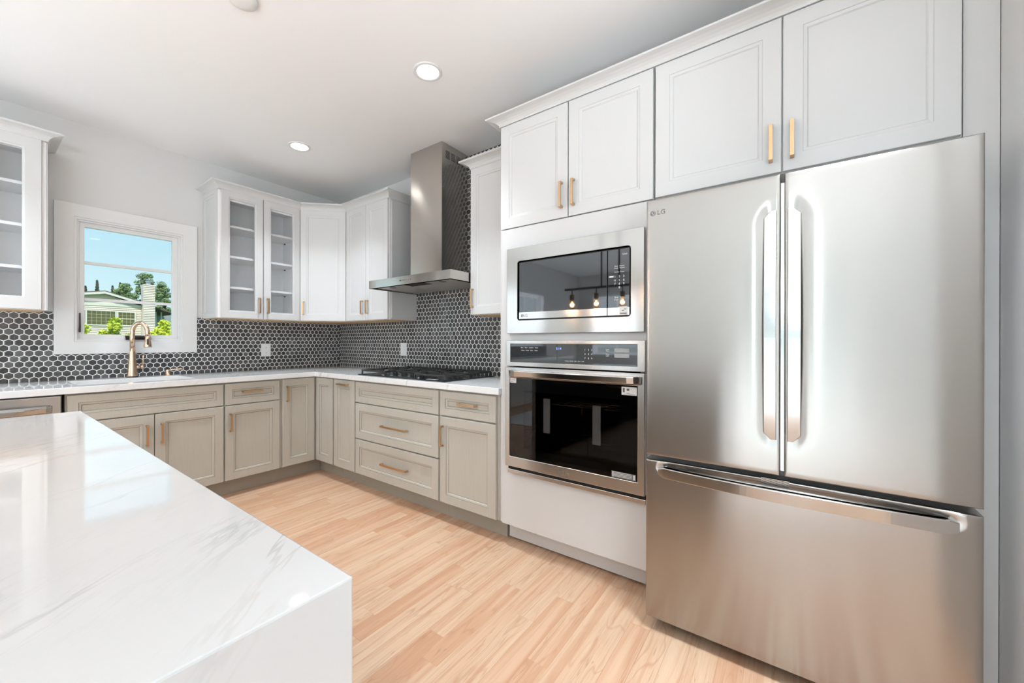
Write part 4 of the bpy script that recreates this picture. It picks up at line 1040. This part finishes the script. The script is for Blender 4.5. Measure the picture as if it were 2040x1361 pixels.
def laps(bm, x0, x1, y, z0, z1, lap=.11, side=None):
    n = int((z1 - z0) / lap)
    for i in range(n + 1):
        a = z0 + i * lap; b = min(a + lap, z1)
        if b - a < .01: continue
        q = [(x0, y - .05, a), (x1, y - .05, a), (x1, y, b), (x0, y, b)]
        bm.faces.new([bm.verts.new(p_) for p_ in q]); bm.faces.new([bm.verts.new(p_) for p_ in ((x0, y, a), (x1, y, a), (x1, y - .05, a), (x0, y - .05, a))])
t = thing('neighboring_house', 'cream-sided house with gable roof and boxed chimney, seen through the window', 'house', (0, 0, 0))
GY = 30.
bm = B(); box(bm, -6, 4.96, GY, GY + 9, -.6, 3.50)
pts = [(-1.6, 3.50), (4.96, 3.50), (4.1, 3.62), (2.62, 4.13), (1.05, 3.62)]
a = [bm.verts.new((x, GY, z)) for x, z in ((-.9, 3.5), (4.3, 3.5), (2.62, 4.13))]; b = [bm.verts.new((x, GY + 9, z)) for x, z in ((-.9, 3.5), (4.3, 3.5), (2.62, 4.13))]
bm.faces.new(a); bm.faces.new(b[::-1])
obj('wall', bm, M_SIDE, t)
bm = B(); laps(bm, -6, 4.37, GY - .001, -.6, 3.36); obj('lap_siding', bm, M_SIDE, t)
bm = B(); box(bm, -6, 4.37, GY - .06, GY - .002, 3.36, 3.52); obj('frieze_board', bm, M_EXTW, t)
bm = B()
for xa, za, xb, zb_ in ((-1.5, 3.28 + .22, 2.62, 4.20), (2.62, 4.20, 5.0, 3.46)):
    q = [(xa, za), (xb, zb_), (xb, zb_ + .09), (xa, za + .09)]
    f1 = [bm.verts.new((x, GY - .35, z)) for x, z in q]; f2 = [bm.verts.new((x, GY + 9.3, z)) for x, z in q]
    bm.faces.new(f1); bm.faces.new(f2[::-1])
    for i in range(4): bm.faces.new((f1[i], f1[(i + 1) % 4], f2[(i + 1) % 4], f2[i]))
obj('roof', bm, M_ROOF, t)
bm = B()
for xa, za, xb, zb_ in ((-1.5, 3.38, 2.62, 4.10), (2.62, 4.10, 5.0, 3.36)):
    f1 = [bm.verts.new((x, GY - .36, z)) for x, z in ((xa, za), (xb, zb_), (xb, zb_ + .13), (xa, za + .13))]; f2 = [bm.verts.new((v_.co.x, GY - .30, v_.co.z)) for v_ in f1]
    bm.faces.new(f1); bm.faces.new(f2[::-1])
    for i in range(4): bm.faces.new((f1[i], f1[(i + 1) % 4], f2[(i + 1) % 4], f2[i]))
obj('rake_board', bm, M_EXTW, t)
# chimney chase
bm = B(); box(bm, 4.38, 4.96, GY - .55, GY - .0, -.6, 4.86); laps(bm, 4.375, 4.965, GY - .551, -.6, 4.86)
bmesh.ops.transform(bm, matrix=Matrix.Identity(4), verts=bm.verts); ch_ = obj('chimney', bm, M_SIDE, t)
bm = B(); lathe(bm, [(.11, 0), (.11, .18), (.17, .18), (.17, .23), (.10, .25), (.10, .30), (.18, .31), (.02, .38)], 18, (4.68, GY - .28, 4.86)); obj('flue_cap', bm, mat('galvanised_metal', (.6, .62, .62), .35, .8), ch_)
def house_window(x0, x1, z0, z1, nx, nz, rail=False):
    bm = B(); holeplate(bm, x0 - .07, x1 + .07, z0 - .07, z1 + .05, [(x0, x1, z0, z1)], GY - .09, GY - .024)
    fr_ = obj('window', bm, M_EXTW, t)
    bm = B(); box(bm, x0, x1, GY - .060, GY - .050, z0, z1); obj('pane', bm, M_WGL, fr_)
    bm = B(); mu = .005
    for i in range(1, nx): x = x0 + (x1 - x0) * i / nx; box(bm, x - mu, x + mu, GY - .070, GY - .061, z0, z1)
    for k in range(1, nz): z = z0 + (z1 - z0) * k / nz; mk = .028 if (rail and k == nz // 2) else mu; box(bm, x0, x1, GY - .072, GY - .0605, z - mk, z + mk)
    obj('muntin', bm, M_SIDE, fr_)
house_window(1.87, 3.12, 2.20, 3.03, 6, 4); house_window(3.27, 4.04, 2.20, 3.00, 4, 4, True); house_window(-.2, 1.70, 2.2, 3.03, 8, 4)
# side wing with a porch
bm = B(); box(bm, 4.97, 5.30, GY + .8, GY + 6, -.6, 3.42); box(bm, 5.30, 9, GY + 3.4, GY + 8, -.6, 3.2); obj('side_wing', bm, M_SIDEB, t)
bm = B(); q = [(4.9, 3.52), (6.3, 3.05), (6.3, 3.13), (4.9, 3.62)]; f1 = [bm.verts.new((x, GY + .4, z)) for x, z in q]; f2 = [bm.verts.new((x, GY + 7, z)) for x, z in q]
bm.faces.new(f1); bm.faces.new(f2[::-1])
for i in range(4): bm.faces.new((f1[i], f1[(i + 1) % 4], f2[(i + 1) % 4], f2[i]))
obj('porch_roof', bm, M_ROOF, t)
bm = B()
for x in (5.33, 5.62): box(bm, x, x + .07, GY + 1.0, GY + 1.07, -.6, 3.2)
obj('porch_post', bm, M_EXTW, t)

def leafmat(name, a, b):
    m = mat(name, a, .6); nb = NB(m); g = nb.n('ShaderNodeNewGeometry'); oi = nb.noise(g.outputs['Position'], 1.6, 2)
    nb.l(nb.mix(nb.maprange(oi, .35, .65), a, b), nb.b.inputs['Base Color']); nb.b.inputs['Transmission Weight'].default_value = 0
    return m
M_LEAF = leafmat('oak_leaves', (.15, .25, .08), (.34, .46, .20)); M_LEAFB = leafmat('bright_shrub_leaves', (.50, .60, .03), (.72, .78, .08))
M_PINE = leafmat('conifer_needles', (.05, .10, .045), (.10, .17, .075)); M_BARK = mat('bark', (.10, .07, .05), .9)
def leaves(bm, blobs, n, size):
    for _ in range(n):
        cx, cyy, cz, rx, ry, rz_ = random.choice(blobs)
        while True:
            a, b, c = random.uniform(-1, 1), random.uniform(-1, 1), random.uniform(-1, 1)
            if .25 < a * a + b * b + c * c < 1: break
        q = Vector((cx + a * rx, cyy + b * ry, cz + c * rz_)); u = Vector((random.gauss(0, 1), random.gauss(0, 1), random.gauss(0, 1))).normalized(); v_ = u.orthogonal().normalized()
        s = size * random.uniform(.6, 1.3)
        bm.faces.new([bm.verts.new(q + u * s), bm.verts.new(q + v_ * s * .5), bm.verts.new(q - u * s), bm.verts.new(q - v_ * s * .5)])
def tree(name, label, x, y, blobs, n, size, leaf, trunk_h, group, top):
    t = thing(name, label, 'tree' if 'tree' in name or 'conifer' in name else 'shrub', (x, y, -.6), 0, group)
    bm = B(); leaves(bm, blobs, n, size); obj('foliage', bm, leaf, t)
    bm = B(); tube(bm, [(0, 0, 0), (.05, 0, trunk_h * .5), (0, 0, trunk_h)], [trunk_h * .03, trunk_h * .022, trunk_h * .012], 8)
    if leaf is M_LEAF:
        for _ in range(12):
            cx, cyy, cz = random.choice(blobs)[:3]; tube(bm, [(0, 0, trunk_h * .55), (cx * .5, cyy * .5, (trunk_h * .6 + cz) / 2), (cx, cyy, cz)], [.09, .06, .02], 6)
    obj('trunk', bm, M_BARK, t)
def blobs_round(w, z0, z1, k, r):
    out = []
    for _ in range(k):
        f = random.random(); z = z0 + (z1 - z0) * f; ww = w * math.sin(PI * min(.95, .25 + .7 * f)) ; a = random.uniform(0, 2 * PI); d = ww * math.sqrt(random.random())
        rr = r * random.uniform(.6, 1.2); out.append((d * math.cos(a), d * math.sin(a) * .6, z, rr, rr, rr * .7))
    return out
gT = 'trees behind the neighboring house'
tree('broadleaf_tree', 'loose-crowned green tree rising behind the chimney', 7.75, 44.8, blobs_round(1.35, 2.6, 8.1, 70, .36), 7500, .10, M_LEAF, 6.8, gT, 7)
tree('broadleaf_tree', 'green tree at the right edge of the window view', 9.5, 47.5, blobs_round(1.35, 1.6, 7.7, 70, .38), 7000, .10, M_LEAF, 6.2, gT, 7)
tree('broadleaf_tree', 'lower green tree between the gable and the chimney', 5.75, 42, blobs_round(1.25, 2.4, 6.6, 60, .34), 6500, .09, M_LEAF, 5.4, gT, 6)
for i, (x, y, h) in enumerate(((3.80, 45.6, 6.5), (4.62, 46.2, 7.15), (5.38, 44.6, 6.6), (6.12, 46.0, 7.1))):
    bl = [(0, 0, h * f, h * .13 * (1.02 - f) + .02, h * .13 * (1.02 - f) + .02, .14) for f in [.5 + .5 * j / 14 for j in range(15)]]
    tree('conifer', ['dark conifer at the left edge above the roof', 'dark conifer with the tallest tip left of the gable peak', 'small dark conifer near the gable peak', 'dark conifer between the gable peak and the green tree'][i], x, y, bl, 2600, .075, M_PINE, h, gT, 6)
def shrub(label, x, y, w, h, n):
    bl = []
    for _ in range(22):
        a = random.uniform(-1, 1); bl.append((a * w * .75, random.uniform(-.25, .25), h * random.uniform(.35, 1) * (1 - .25 * a * a), .13, .13, .13))
    t = thing('shrub', label, 'shrub', (x, y, -.6), 0, 'yellow-green shrubs outside the window')
    bm = B(); leaves(bm, bl, n, .045); obj('foliage', bm, M_LEAFB, t)
    bm = B()
    for k in range(5): tube(bm, [(0, 0, 0), (w * (k - 2) * .2, 0, h * .5), (w * (k - 2) * .35, 0, h * .8)], [.02, .015, .006], 6)
    obj('stem', bm, M_BARK, t)
shrub('yellow-green shrub at the lower left of the window view', -.85, 8, .42, 2.36, 4200)
shrub('yellow-green shrub left of the faucet spout, a little farther off', -.30, 9.4, .42, 2.34, 3600)
shrub('yellow-green shrub behind the faucet spray head', .30, 8, .34, 2.22, 3200)
shrub('yellow-green shrub at the lower right of the window view', 1.05, 9.4, .42, 2.42, 3600)
